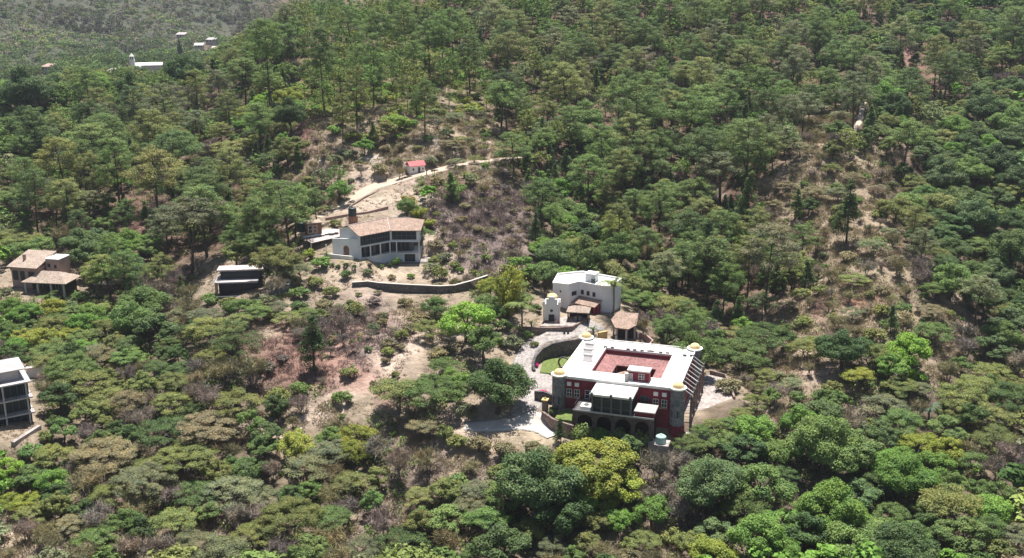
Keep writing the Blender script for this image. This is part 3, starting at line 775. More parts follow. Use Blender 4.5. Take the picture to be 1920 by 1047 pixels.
tag(wall_run(MB(), wt, [1.5] * 4, [p[2] for p in wt], .35).build('garden_wall', M['pinkwall']), 'low curving wall right of the tile roofed gatehouse', 'wall')
for (u, v, z, lab) in ((1022, 762, 2.6, 'square stone gate pillar at the left of the front lawn'),):
    p = hit(u, 772)
    gt = thing('gate_pillar', lab, 'pillar', p)
    MB((p[0], p[1], p[2], R(-17))).box(-.5, .5, -.5, .5, -.5, 2.3).build('pillar_shaft', M['brownstone'], gt)
    MB((p[0], p[1], p[2], R(-17))).box(-.62, .62, -.62, .62, 2.302, 2.5).cyl(0, 0, 2.502, 2.9, .3, .1, 8).build('pillar_cap', M['yellowwall'], gt)
# entry gate wall left of the front tower
p0, p1 = pz(1003, 735, 2.8), pz(1036, 742, 2.8)
tag(wall_run(MB(), [p0, (p0 + p1) / 2, p1], [-1] * 3, [3.0, 3.3, 3.0], .5).build('gate_wall', M['darkstone']), 'short dark wall joining the drive to the front left tower', 'wall')
# round iron garden arch
x, y, z = pz(1057, 690, 1.42)
ga = thing('garden_arch', 'round dark arch standing on the small lawn', 'garden arch', (x, y, 1.42))
b = MB((x, y, 1.42, R(-10)))
pts = [(1.15 * math.sin(t), 0, 1.15 + 1.15 * -math.cos(t)) for t in np.linspace(-2.7, 2.7, 19) + math.pi]
pts = [(1.1 * math.cos(t), 0, 1.2 + 1.15 * math.sin(t)) for t in np.linspace(-.9, math.pi + .9, 19)]
b.tube(pts, [.2] * 19, 6).build('arch_ring', M['darkstone'], ga, True)
MB((x, y, 1.42, R(-10))).box(-.95, .95, -.3, .3, -.2, .32).build('arch_bench', M['brownstone'], ga)

# ------------------------------------------------------------------ chapel
x, y, z = pz(1034, 603, 5.45)
HF = (x, y, 5.45, R(-6))
ch = thing('chapel', 'tiny white chapel with a yellow dome and a dark doorway', 'chapel', (x, y, 5.45))
MB(HF).box(-1.5, 1.5, 0, 5.0, -.8, 3.6).build('nave', M['pinkwall'], ch)
MB(HF).prism([(-1.62, -.14), (1.62, -.14), (1.62, .3), (-1.62, .3)], 3.602, [4.1] * 4).box(-1.25, 1.25, -.12, .28, 4.1, 5.3).box(-.7, .7, -.1, .26, 5.3, 5.8).build('front_gable', M['white'], ch)
MB(HF).box(-1.62, 1.62, -.16, -.005, -.8, .25).build('front_plinth', M['red'], ch)
MB(HF).box(-1.5, 1.5, -.13, -.004, .252, 3.598).build('front_wall', M['white'], ch)
MB(HF).box(-1.7, 1.7, .32, 5.1, 3.602, 3.85).build('chapel_roof', M['white'], ch)
dm = MB(HF).cyl(0, 2.0, 3.852, 5.0, 1.25, n=8).build('drum', M['white'], ch)
MB(HF).dome(0, 2.0, 5.003, 1.3, 1.05).cyl(0, 2.0, 6.0, 6.5, .14, .05, 6).build('dome', M['dome'], dm, True)
MB(HF).box(-.65, .65, -.16, -.131, -.1, 1.7).build('door', M['dark'], ch)
b = MB(HF); b.tube([(0, -.22, 2.6), (0, -.12, 2.6)], [.33, .33], 12); b.build('round_window', M['glass'], ch)
for sx in (-1.75, 1.75):
    MB(HF).box(sx - .3, sx + .3, -.3, .35, 3.603, 4.7).cyl(sx, .02, 4.7, 5.2, .3, .06, 8).build('pinnacle', M['white'], ch)
    MB(HF).box(sx - .16, sx + .16, -.2, .5, -.8, 3.6).build('corner_pier', M['white'], ch)
for zz in (2.6, 3.15):
    MB(HF).box(1.502, 1.75, .6, 4.9, zz, zz + .16).build('side_band', M['white'], ch)
fp = [pz(*t) for t in ((1012, 612, 5.5), (1072, 611, 5.5), (1100, 597, 5.6), (1062, 592, 5.6), (1030, 602, 5.5))]
tag(MB().prism([(p[0], p[1]) for p in fp], 4.0, 5.52).build('chapel_forecourt', M['paver']), 'pale paved forecourt in front of the little chapel', None, kind='structure')
x, y, z = pz(1043, 605, 5.6)
sb = thing('statue', 'small pale pink statue on a plinth beside the chapel doorway', 'statue', (x, y, 5.5))
MB((x, y, 5.5, 0)).box(-.4, .4, -.4, .4, 0, .7).build('plinth', M['pinkwall'], sb)
MB((x, y, 5.5, 0)).cyl(0, 0, .702, 1.5, .26, .18, 8).dome(0, 0, 1.5, .17, .3, 8, 3).build('statue_figure', M['palestroof'], sb)

# ------------------------------------------------------------------ white flat roofed house
wpts = [(9.5, 237.4), (13.1, 236.0), (15.8, 238.2), (20.6, 234.6), (22.9, 234.2), (25.8, 241), (17, 247), (11, 245)]
wh = thing('white_house', 'white flat roofed house with angled walls behind the chapel', 'house', (17, 236, 5.0))
MB().prism(wpts, 3.5, 11.4).build('wall', M['whitewall'], wh)
cen = np.mean(wpts, 0)
ring_o = [tuple(np.array(p) + (np.array(p) - cen) / np.linalg.norm(np.array(p) - cen) * .12) for p in wpts]
ring_i = [tuple(np.array(p) - (np.array(p) - cen) / np.linalg.norm(np.array(p) - cen) * .3) for p in wpts]
pr = MB(); nw = len(wpts)
pr.add([(*p, 11.402) for p in ring_o] + [(*p, 11.9) for p in ring_o] + [(*p, 11.9) for p in ring_i] + [(*p, 11.402) for p in ring_i],
       [f for k in range(nw) for f in ((k, (k + 1) % nw, nw + (k + 1) % nw, nw + k), (nw + k, nw + (k + 1) % nw, 2 * nw + (k + 1) % nw, 2 * nw + k), (2 * nw + k, 2 * nw + (k + 1) % nw, 3 * nw + (k + 1) % nw, 3 * nw + k))])
pr.build('parapet', M['white'], wh)
MB().prism(ring_i, 11.402, 11.5).build('roof', M['roofwhite'], wh)
bx = MB((18.6, 240, 0, R(-25))).box(-1.1, 1.3, -1.1, 1.3, 11.5, 13.3).build('roof_room', M['whitewall'], wh)
MB((18.6, 240, 0, R(-25))).box(-1.25, 1.45, -1.25, 1.45, 13.302, 13.5).build('roof_room_slab', M['white'], bx)
MB((18.9, 237.9, 0, R(-25))).cyl(0, 0, 11.5, 12.5, .5, n=12).dome(0, 0, 12.5, .5, .25, 12, 3).build('roof_tank', M['tank'], wh)
f1, L1 = seg_frame(wpts[1], wpts[2]); f2, L2 = seg_frame(wpts[2], wpts[3])
window(wh, f1, 1.7, 9.3, 1.4, .9, 2, 1, frame='dark')
for t in (.8, 2.4, 4.0):
    window(wh, f2, t, 9.4, .7, 1.0, 1, 1, frame='dark')
window(wh, f1, .5, 6.3, .6, .7, 1, 1, frame='dark')
f0, L0 = seg_frame(wpts[0], wpts[1])
window(wh, f0, 1.9, 9.9, .3, .4, 1, 1, frame='dark')
# porch
pr_ = MB(f2)
slab(pr_, [(-1.6, -2.6, 7.3), (L2 - .1, -2.6, 7.3), (L2 + .3, -.05, 8.45), (-1.2, -.05, 8.45)], .18).build('porch_roof', M['tile'], wh)
for xx in (-1.3, 1.0, 3.2, L2 - .4):
    MB(f2).box(xx - .18, xx + .18, -2.5, -2.14, 5.2, 7.1).build('porch_post', M['red'], wh)
MB(f2).box(-1.2, L2 - .3, -.6, -.06, 5.2, 7.3).build('porch_back', M['dark'], wh)
MB(f2).box(L2 - .9, L2 + .2, -1.9, -.62, 5.0, 7.4).build('porch_side_wall', M['red'], wh)
# open kiosk with hipped tile roof
x, y, z = pz(1084, 601, 5.5)
ks = thing('tiled_kiosk', 'open kiosk with a hipped clay tile roof in front of the white house', 'kiosk', (x, y, 5.45))
KF = (x, y, 5.45, R(-10))
hip_roof(MB(KF), -2.6, 2.6, -1.2, 3.0, 2.3, 3.3, 1.9).build('kiosk_roof', M['palelile'], ks)
for sx in (-2.2, 0, 2.2):
    for sy in (-.9, 2.6):
        MB(KF).box(sx - .14, sx + .14, sy - .14, sy + .14, -.4, 2.12).build('kiosk_post', M['dark'], ks)
MB(KF).box(-2.0, 2.0, 2.0, 2.4, -.3, 1.7).build('kiosk_counter', M['dark'], ks)
MB(KF).box(-1.0, .6, .3, 1.0, -.2, .75).build('kiosk_table', M['greyroof'], ks)

# gatehouse with tile roof
x, y, z = pz(1170, 636, 3.4)
gh = thing('tile_roofed_gatehouse', 'gatehouse with broad clay tile roof on grey posts beside the cobbled turning place', 'gatehouse', (x, y, 3.3))
HG = (x, y, 3.3, R(-8))
r_ = MB(HG)
slab(r_, [(-2.0, -.9, 3.0), (.9, -1.4, 2.9), (2.7, .6, 3.3), (2.9, 4.6, 4.7), (-1.7, 4.8, 4.8), (-3.1, 2.2, 3.8)], .25)
r_.build('gatehouse_roof', M['tile'], gh)
for k, (sx, sy, hh) in enumerate(((-1.7, -.5, 2.75), (.5, -.9, 2.65), (2.3, .5, 2.95), (2.4, 4.0, 4.3), (-2.4, 2.2, 3.4))):
    MB(HG).box(sx - .22, sx + .22, sy - .22, sy + .22, -.6, hh).build('gatehouse_post', M['greyroof'], gh)
MB(HG).prism([(-1.5, .6), (2.0, .8), (2.2, 3.8), (-1.6, 3.8)], -.6, [2.95, 2.98, 4.0, 4.05]).build('gatehouse_wall', M['dark'], gh)
MB(HG).box(-1.95, -1.45, -.98, -.74, -.6, 1.0).build('white_plinth', M['white'], gh)
MB(HG).box(2.8, 3.3, .4, .9, -.6, 1.3).cyl(3.05, .65, 1.3, 1.6, .3, .1, 8).build('end_pillar', M['greyroof'], gh)
wt = [pz(*t) for t in ((1122, 622, 5.2), (1138, 619, 5.2))]
tag(wall_run(MB(), wt, [3.0] * 2, [5.0] * 2, .5).build('ochre_wall', M['yellowwall']), 'short ochre wall at the edge of the cobbled turning place', 'wall')
for du in (0, 7):
    p = pz(1058 + du, 619, 5.0)
    t_ = thing('wall_lantern', 'dark lantern fixed to the chapel terrace wall, ' + ('left' if du == 0 else 'right') + ' of the pair', 'lantern', (p[0], p[1] - .5, 4.3), 'lanterns on the chapel terrace wall')
    MB((p[0], p[1] - .5, 4.3, 0)).box(-.22, .22, -.2, .2, 0, .7).build('lantern_body', M['iron'], t_)
    MB((p[0], p[1] - .5, 4.3, 0)).cyl(0, 0, .702, .95, .3, .05, 8).build('lantern_cap', M['iron'], t_)

# ------------------------------------------------------------------ villa on the left
vl = thing('villa', 'white two winged villa with clay tile roof and long rows of windows', 'house', (-31, 262, 10.5))
A_, B_, C_ = np.array((-37.7, 256.2)), np.array((-30.9, 262.0)), np.array((-23.5, 262.0))
fa, La = seg_frame(A_, B_); fb, Lb = seg_frame(B_, C_)
dn = np.array((-math.sin(fa[3]), math.cos(fa[3])))
LA2 = A_ + dn * 9.5; MID2 = np.array((-34.0, 271.5)); RB2 = C_ + np.array((0, 9.5))
foot = [tuple(A_), tuple(B_), tuple(C_), tuple(RB2), tuple(MID2), tuple(LA2)]
MB().prism(foot, 15.45, 18.2).build('upper_wall', M['whitewall'], vl)
inner = [tuple(A_ + np.array((.9, 1.6)) * .9), (B_[0] + .2, B_[1] + 1.7), (C_[0] - 1.8, C_[1] + 1.7), (C_[0] - 1.8, C_[1] + 9), tuple(MID2), tuple(LA2 + np.array((.5, 0)))]
MB().prism(inner, 12.4, 15.25).build('lower_wall', M['greyframe'], vl)
sl_o = [tuple(A_ + np.array((-.15, -.25))), (B_[0] + .05, B_[1] - .35), (C_[0] + .15, C_[1] - .3), (C_[0] + .15, C_[1] + 9.3), tuple(MID2), tuple(LA2 + np.array((-.2, 0)))]
MB().prism(sl_o, 15.252, 15.448).build('floor_slab', M['white'], vl)
MB().prism(sl_o, 12.2, 12.398).build('balcony_slab', M['white'], vl)
base = [(A_[0] + .6, A_[1] + .9), (B_[0], B_[1] + .15), (C_[0] - .1, C_[1] + .15), (C_[0] - .1, C_[1] + 9), tuple(MID2), (LA2[0] + .6, LA2[1])]
MB().prism(base, 8.6, 12.198).build('base_wall', M['whitewall'], vl)
# roof: two pitched wings meeting in a valley
EV, RG = 18.3, 20.1
ov = .55
Al, Bl, Cl = A_ - dn * ov - np.array((math.cos(fa[3]), math.sin(fa[3]))) * .5, B_ + np.array((.15, -ov - .1)), C_ + np.array((.5, -ov))
Ar = Al + dn * 5.3; Br = np.array((-32.2, 267.9)); Cr = np.array((-26.2, 267.9)); Ab = Al + dn * 10.6; Mb = np.array((-34.6, 273.4)); Cb = np.array((-23.0, 273.4))
vr = MB()
slab(vr, [(*Al, EV), (*Bl, EV), (*Br, RG), (*Ar, RG)], .16)
slab(vr, [(*Bl, EV), (*Cl, EV), (*Cr, RG), (*Br, RG)], .16)
slab(vr, [(*Cl, EV), (*Cb, EV), (*Cr, RG)], .16)
slab(vr, [(*Cb, EV), (*Mb, EV), (*Br, RG), (*Cr, RG)], .16)
slab(vr, [(*Mb, EV), (*Ab, EV), (*Ar, RG), (*Br, RG)], .16)
vr.build('roof', M['tile'], vl)
vc = MB(); vc.tube([(*Bl, EV + .06), (*Br, RG + .06)], [.14, .14], 6); vc.tube([(*Br, RG + .05), (*Cr, RG + .05)], [.1, .1], 6); vc.tube([(*Ar, RG + .05), (*Br, RG + .05)], [.1, .1], 6)
vc.build('roof_cap', M['palestroof'], vl)
# gable wall on the left
ga_ = MB(); ga_.add([(*(A_ - np.array((.02, 0))), 18.2), (*(LA2 - np.array((.02, 0))), 18.2), (*((A_ + LA2) / 2 - np.array((.02, 0))), 19.75), (*(A_ + np.array((.2, .1))), 18.2), (*(LA2 + np.array((.2, 0))), 18.2), (*((A_ + LA2) / 2 + np.array((.2, 0))), 19.75)], [(0, 2, 1), (3, 4, 5), (0, 1, 4, 3), (1, 2, 5, 4), (2, 0, 3, 5)])
ga_.build('gable', M['whitewall'], vl)
for k in range(6):
    xx = .85 + k * (La - 1.7) / 5
    window(vl, fa, xx, 16.85, (La - 1.7) / 5 - .04, 2.3, 2, 2, frame='greyframe', bar=.1)
for k in range(5):
    xx = 1.15 + k * 1.22
    window(vl, fb, xx, 16.9, 1.18, 2.1, 1, 2, frame='greyframe', bar=.1)
# balcony level: glazing set back, posts at the slab edge
fi, Li = seg_frame(np.array(inner[0]), np.array(inner[1])); fj, Lj = seg_frame(np.array(inner[1]), np.array(inner[2]))
for k in range(3):
    window(vl, fi, 1.5 + k * (Li - 2.2) / 2.1, 13.75, (Li - 1.0) / 3 - .2, 2.3, 2, 1, frame='greyframe', bar=.12)
for k in range(2):
    window(vl, fj, 1.3 + k * 2.2, 13.75, 1.9, 2.3, 2, 1, frame='greyframe', bar=.12)
for fr_, L_, xs in ((fa, La, (.1, La / 3, 2 * La / 3, La - .1)), (fb, Lb, (1.6, Lb - .1))):
    for xx in xs:
        MB(fr_).box(xx - .13, xx + .13, -.1, .16, 12.4, 15.25).build('balcony_post', M['white'], vl)
rb = MB(fa)
for fr_, L_ in ((fa, La), (fb, Lb)):
    q = MB(fr_)
    for k in range(int(L_ / .45)):
        q.box(.2 + k * .45, .24 + k * .45, -.06, -.02, 12.4, 13.25)
    q.box(.1, L_ - .1, -.08, 0, 13.252, 13.33)
    q.build('balcony_railing', M['iron'], vl)
window(vl, fb, 4.9, 11.0, 2.6, 1.9, 3, 1, y=.15, frame='greyframe', bar=.1)
window(vl, fa, 1.0, 11.4, .1, .1, 1, 1, y=.8, frame='white')
MB().prism([(C_[0] - .1, C_[1] - .3), (C_[0] + 2.6, C_[1] - .3), (C_[0] + 2.6, C_[1] + 4), (C_[0] - .1, C_[1] + 4)], 7.6, 10.1).build('side_terrace', M['paver'], vl)
MB().prism([(C_[0] - 8.5, C_[1] - .9), (C_[0] + 2.62, C_[1] - .9), (C_[0] + 2.62, C_[1] - .31), (C_[0] - 8.5, C_[1] - .31)], 7.6, 9.95).build('plinth', M['darkstone'], vl)
# white wall with an arch, left of the villa
ff, Lf = seg_frame(A_ + dn * 6.4 - np.array((3.4, 1.0)), A_ - np.array((.1, -.2)))
aw = MB(ff)
vs = []; fs = []
for k in range(9):
    t = math.pi * k / 8
    xx = Lf * .5 - .9 * math.cos(t); zz = 14.4 + .9 * math.sin(t)
    tp = 16.6 + .8 * xx / Lf
    vs += [(xx, 0, zz), (xx, 0, tp), (xx, .35, zz), (xx, .35, tp)]
for k in range(8):
    a, b2 = 4 * k, 4 * k + 4
    fs += [(a, b2, b2 + 1, a + 1), (b2 + 2, a + 2, a + 3, b2 + 3), (a, a + 2, b2 + 2, b2), (a + 1, b2 + 1, b2 + 3, a + 3)]
aw.add(vs, fs)
aw.prism([(0, 0), (Lf * .5 - .9, 0), (Lf * .5 - .9, .35), (0, .35)], 12, [16.6, 16.95, 16.95, 16.6])
aw.prism([(Lf * .5 + .9, 0), (Lf, 0), (Lf, .35), (Lf * .5 + .9, .35)], 12, [17.05, 17.4, 17.4, 17.05])
aw.build('arch_wall', M['whitewall'], vl)
MB(ff).box(Lf * .5 - .9, Lf * .5 + .9, .5, .6, 12, 15.2).build('arch_gate', M['brick'], vl)
# left annex with sagging pale roof
an = thing('porch_annex', 'low open annex with uneven pale pink roof left of the villa', 'annex', (*pz(612, 470, 12.4)[:2], 12.3))
C4 = [pz(*t) for t in ((568, 444.5, 15.1), (583, 456, 14.7), (645, 442, 15.0), (636, 430, 15.9), (613, 428.5, 16.1))]
ar_ = MB()
slab(ar_, [tuple(p) for p in C4], .15).build('annex_roof', M['palestroof'], an)
wv = MB()
cc = np.mean(C4, 0)
for k in range(7):
    p = pz(575 + 9 * k, 444 - 1.6 * k, 15.4 + .08 * k) + np.array((0, 0, .12))
    wv.dome(p[0], p[1], p[2] - .12, .9 + .3 * (k % 2), .22 + .08 * (k % 3), 9, 3)
wv.build('roof_sheet', M['roofwhite'], an)
for (u, v) in ((584, 470), (612, 474), (640, 466)):
    p = pz(u, v, 12.5)
    MB((p[0], p[1], 0, 0)).box(-.12, .12, -.12, .12, 12, 14.62).build('annex_post', M['white'], an)
b0, b1 = pz(588, 446, 14), pz(640, 438, 14.2)
wall_run(MB(), [b0, b1], [12.2] * 2, [14.5] * 2, .3).build('annex_back_wall', M['dark'], an)
b0, b1 = pz(607, 484, 12.3), pz(660, 489, 12.3)
tag(wall_run(MB(), [pz(607, 474, 13.6), pz(632, 478, 13.2), pz(663, 481, 13.2)], [11.2] * 3, [13.5, 13.2, 13.2], .3).build('white_garden_wall', M['white']), 'low white garden wall in front of the annex porch', 'wall')
# brick shed and dark tanks behind
x, y, z = pz(590, 437, 16.2)
bs = thing('brick_shed', 'brown brick shed with framed openings behind the annex', 'shed', (x, y, 15.5))
BF = (x, y, 15.5, R(22))
MB(BF).box(-1.9, 1.9, 0, 3.2, -1.5, 3.2).build('shed_wall', M['brick'], bs)
MB(BF).box(-2.1, 2.1, -.25, 3.4, 3.202, 3.4).build('shed_roof', M['palelile'], bs)
window(bs, BF, -1.1, 1.7, 1.0, 1.9, 1, 2, frame='white'); window(bs, BF, .15, 1.7, 1.0, 1.9, 1, 2, glass='brick', frame='white')
def dark_tank(u, v, z, r, h, lab, on=None):
    p = pz(u, v, z)
    t = thing('water_tank', lab, 'water tank', (p[0], p[1], z))
    MB((p[0], p[1], z, 0)).cyl(0, 0, 0, h, r, n=16).build('tank_body', M['tank'], t)
    MB((p[0], p[1], z, 0)).dome(0, 0, h + .002, r, .35, 16, 3).cyl(0, 0, h + .3, h + .5, .25, n=8).build('tank_lid', M['tank'], t, True)
    return p
p = pz(661, 405, 20.6)
tag(MB((p[0], p[1], 0, R(15))).box(-1.0, 1.2, -.9, .9, 16.5, 20.6).build('tank_tower', M['brick']), 'square brick base under the dark tank behind the villa', 'tank tower')
dark_tank(661, 405, 20.603, 1.05, 1.9, 'dark cylindrical water tank on a brick base behind the villa roof')
dark_tank(565, 434, 16.0, 1.1, 2.2, 'dark cylindrical water tank left of the brick shed')
wt = [py(*t) for t in ((610, 412, 280), (650, 405, 281), (690, 400, 282), (728, 390, 284))]
tag(wall_run(MB(), wt, [p[2] - 2.5 for p in wt], [p[2] + .5 for p in wt], .4).build('terrace_wall', M['pinkwall']), 'pinkish terrace wall behind the villa roof', 'wall')
wt = [py(*t) for t in ((655, 388, 287.5), (685, 369, 292.5), (715, 356, 297.3), (742, 349, 300))]
tag(wall_run(MB(), wt, [p[2] - 2.5 for p in wt], [p[2] + .1 for p in wt], .4).build('road_wall', M['brownstone']), 'brown retaining wall under the pale dirt road', 'wall')
wt = [py(*t) for t in ((955, 301, 319.5), (990, 298, 323), (1010, 297, 325))]
tag(wall_run(MB(), wt, [p[2] - 2.6 for p in wt], [p[2] + .2 for p in wt], .4).build('road_wall', M['darkstone']), 'dark retaining wall at the far end of the dirt road', 'wall')
# long dark wall above the lot
wt = [pz(*t) for t in ((660, 530, 9.4), (690, 528, 9.4), (712, 531, 9.3), (760, 534, 9.2), (826, 537, 9.0), (852, 535.5, 9.1), (884, 527, 9.5), (914, 517, 10.1))]
tag(wall_run(MB(), wt, [8.4, 7.9, 7, 6.5, 6.3, 6.3, 6.4, 6.8], [p[2] for p in wt], .5).build('stone_wall', M['darkstone']), 'long dark stone retaining wall along the top of the bare lot', 'wall')
wc = MB()
tag(wall_run(wc, wt, [p[2] + .002 for p in wt], [p[2] + .14 for p in wt], .62).build('wall_coping', M['concrete']), 'pale coping along the long dark stone wall', 'coping')

# ------------------------------------------------------------------ red roofed shed above the road
x, y, z = hit(783, 326)
sh = thing('red_roofed_shed', 'small white shed with a red roof beside the dirt road', 'shed', (x, y, z))
SF = (x, y, z, R(28))
MB(SF).box(-2.3, 2.3, 0, 3.0, -1.2, 2.3).build('shed_wall', M['white'], sh)
slab(slab(MB(SF), [(-2.6, -.35, 2.35), (2.6, -.35, 2.35), (2.6, 1.5, 3.5), (-2.6, 1.5, 3.5)], .12), [(-2.6, 1.5, 3.5), (2.6, 1.5, 3.5), (2.6, 3.35, 2.35), (-2.6, 3.35, 2.35)], .12).build('shed_roof', M['redmetal'], sh)
MB(SF).prism([(-2.3, 0), (-2.1, 0), (-2.1, 3), (-2.3, 3)], 2.302, 2.4).build('gable_trim', M['white'], sh)
window(sh, SF, .5, .95, .8, 1.9, 1, 1, frame='white', name='door'); window(sh, SF, -1.3, 1.3, .6, .7, 1, 1); window(sh, SF, 1.7, 1.3, .5, .6, 1, 1)
for (u, v, L_, lab) in ((765, 334, 2.6, 'dark log lying beside the dirt road left of the shed'), (815, 322, 2.2, 'dark log lying beside the dirt road right of the shed')):
    p = hit(u, v)
    tag(MB((p[0], p[1], p[2], R(20))).tube([(-L_ / 2, 0, .25), (0, .05, .32), (L_ / 2, 0, .25)], [.24, .28, .22], 7).build('log', M['bark']), lab, 'log')
p = hit(800, 329)
pp = thing('gate_post', 'dark wooden post standing right in front of the small shed', 'post', p)
MB((p[0], p[1], p[2], 0)).tube([(0, 0, -.3), (.03, 0, .8), (0, 0, 1.7)], [.17, .15, .12], 6).build('post_shaft', M['dark'], pp)
MB((p[0], p[1], p[2], 0)).box(-.3, .3, -.08, .08, 1.2, 1.4).build('post_board', M['dark'], pp)

# ------------------------------------------------------------------ two tiled houses at the far left
x, y, z = hit(52, 540)
h1 = thing('tiled_house', 'house with pale hipped clay tile roof at the far left, the upper of two', 'house', (x, y, z))
T1 = (x, y, z, R(-12))
MB(T1).box(-4.2, 3.8, 0, 6.5, -2, 5.6).build('wall', M['pinkwall'], h1)
slab(MB(T1), [(-4.9, -.8, 5.6), (3.9, -.8, 5.6), (4.6, 7, 8.2), (-3.6, 7, 8.2)], .25).build('roof', M['palelile'], h1)
MB(T1).box(4.3, 8.2, 2.5, 7.0, -2, 7.2).build('side_block', M['pinkwall'], h1)
MB(T1).box(4.2, 8.3, 2.4, 7.1, 7.202, 7.4).build('side_block_slab', M['white'], h1)
MB(T1).box(-2.0, -1.4, 2.2, 2.8, 6.3, 8.2).build('chimney', M['pinkwall'], h1)
for xx, ww in ((-3.0, 1.4), (-1.0, 1.2), (1.6, 1.6)):
    window(h1, T1, xx, 3.2, ww, 2.4, 2, 1, frame='dark')
window(h1, (T1[0], T1[1], T1[2], T1[3]), 5.2, 5.6, .8, .9, 1, 1, y=2.5, frame='dark'); window(h1, T1, 7.0, 5.4, .6, .8, 1, 1, y=2.5, frame='dark')
x, y, z = hit(92, 548)
h2 = thing('tiled_house', 'house with pale clay tile roof over a dark porch, lower of two at far left', 'house', (x, y, z))
T2 = (x, y, z, R(-8))
hip_roof(MB(T2), -5.8, 6.4, -2.6, 5.2, 3.1, 5.2, 3.9).build('roof', M['palelile'], h2)
MB(T2).box(-4.6, 5.2, .4, 4.4, -2.5, 2.9).build('wall', M['dark'], h2)
for xx in (-5.0, -1.6, 2.0, 5.4):
    MB(T2).box(xx - .2, xx + .2, -2.2, -1.8, -2.8, 2.9).build('porch_post', M['greyroof'], h2)
window(h2, T2, -2.6, 1.2, 1.6, 1.6, 2, 1, y=.4, frame='greyroof'); window(h2, T2, 2.6, 1.2, 1.6, 1.6, 2, 1, y=.4, frame='greyroof')
p = hit(195, 545)
hb = thing('garden_shed', 'low shed with flat pale roof half hidden in trees right of the tiled houses', 'shed', p)
MB((*p, R(-5))).box(-2.2, 2.4, 0, 2.4, -1, 1.6).build('shed_wall', M['brick'], hb)
MB((*p, R(-5))).box(-2.6, 2.9, -.5, 2.8, 1.602, 1.8).build('shed_roof', M['palestroof'], hb)

# ------------------------------------------------------------------ flat roofed pavilion among the trees
x, y, z = hit(452, 549)
pvn = thing('flat_roofed_house', 'dark two level house with thin flat roof slabs among pines', 'house', (x, y, z))
PF = (x, y, z, R(7))
MB(PF).box(-5.2, 5.4, .6, 5.5, -2, 2.6).build('lower_storey', M['dark'], pvn)
MB(PF).box(-5.9, 4.2, -.9, 5.8, 2.602, 2.95).build('lower_slab', M['greyroof'], pvn)
MB(PF).box(-4.9, 4.8, 2.2, 5.2, 2.953, 5.0).build('upper_storey', M['dark'], pvn)
MB(PF).box(-5.5, 5.4, 1.4, 5.4, 5.002, 5.35).build('upper_slab', M['palestroof'], pvn)
MB(PF).box(-5.9, -5.4, -.8, .4, -2, 2.598).build('end_pier', M['pinkwall'], pvn)
for k in range(4):
    window(pvn, PF, -3.6 + 2.4 * k, 1.1, 2.0, 2.0, 2, 1, y=.6, frame='iron')
for k in range(4):
    window(pvn, PF, -3.4 + 2.3 * k, 4.0, 1.9, 1.5, 2, 1, y=2.2, frame='iron')
b = MB(PF); b.tube([(-6.9, -1.2, 2.7), (-4.6, .8, 4.5)], [.16, .16], 6); b.build('stair_rail', M['palestroof'], pvn)
MB(PF).box(-5.6, 5.0, -2.2, -1.0, -3.2, -.2).build('front_terrace', M['greyframe'], pvn)
p = hit(526, 552)
ct = thing('stone_cistern', 'square grey cistern right of the flat roofed house', 'cistern', p)
MB((*p, R(4))).ring((-2.2, 2.2, 0, 3.4), (-1.9, 1.9, .3, 3.1), -2, 2.3).box(-1.9, 1.9, .3, 3.1, -2, 1.2).build('cistern_wall', M['stone'], ct)
MB((*p, R(4))).ring((-2.3, 2.3, -.1, 3.5), (-1.85, 1.85, .35, 3.05), 2.302, 2.42).build('cistern_rim', M['greyroof'], ct)
p = hit(436, 478)
bp = thing('blue_shelter', 'small blue walled shelter under pines above the flat roofed house', 'shelter', p)
MB((*p, R(5))).box(-1.9, 1.9, 0, 2.0, -1, 2.2).build('shelter_wall', M['bluepaint'], bp)
MB((*p, R(5))).box(-2.2, 2.2, -.3, 2.3, 2.202, 2.35).build('shelter_roof', M['greyroof'], bp)

# ------------------------------------------------------------------ apartment building at the lower left edge
x, y, z = pz(50, 806, -3.4)
ap = thing('apartment_building', 'white building with stacked dark balconies at the lower left edge', 'building', (x, y, z))
AF = (x, y, z, R(33))
FLH = 3.15
for k in range(3):
    MB(AF).box(-12, 1.5, 1.6, 9, k * FLH - (4 if k == 0 else 0) + (.25 if k else 0), (k + 1) * FLH - .002).build('storey', M['glass'] if k < 3 else M['white'], ap)
    MB(AF).box(-12.2, 1.9, -.1, 9.2, k * FLH - .02 + .002, k * FLH + .248).build('balcony_slab', M['greyroof'], ap)
    for xx in (-7.4, -3.2, .9):
        MB(AF).box(xx - .14, xx + .14, -.02, .26, k * FLH + .25, (k + 1) * FLH - .02).build('balcony_post', M['greyroof'], ap)
    for xx in (-9.3, -5.3, -1.1):
        window(ap, AF, xx, k * FLH + 1.6, 3.4, 2.4, 3, 1, y=1.6, frame='greyframe', bar=.1)
    q = MB(AF)
    for j in range(28):
        q.box(-12 + j * .5, -11.96 + j * .5, .02, .06, k * FLH + .25, k * FLH + 1.1)
    q.box(-12.1, 1.8, 0, .09, k * FLH + 1.1, k * FLH + 1.17)
    q.build('balcony_railing', M['iron'], ap)
MB(AF).box(-12.2, 1.9, -.1, 9.2, 3 * FLH, 3 * FLH + .25).build('roof_slab', M['greyroof'], ap)
MB(AF).box(-10, .2, 2.4, 8, 3 * FLH + .252, 3 * FLH + 2.2).build('roof_storey', M['greyroof'], ap)
hip_roof(MB(AF), -11, 1.4, 1.6, 9, 3 * FLH + 2.4, 3 * FLH + 3.6, 3.5).build('roof', M['greyroof'], ap)
slab(MB(AF), [(-9, -.3, 3 * FLH + .9), (-3.8, -.3, 3 * FLH + .9), (-3.8, 2.38, 3 * FLH + 1.7), (-9, 2.38, 3 * FLH + 1.7)], .14).build('awning', M['roofwhite'], ap)
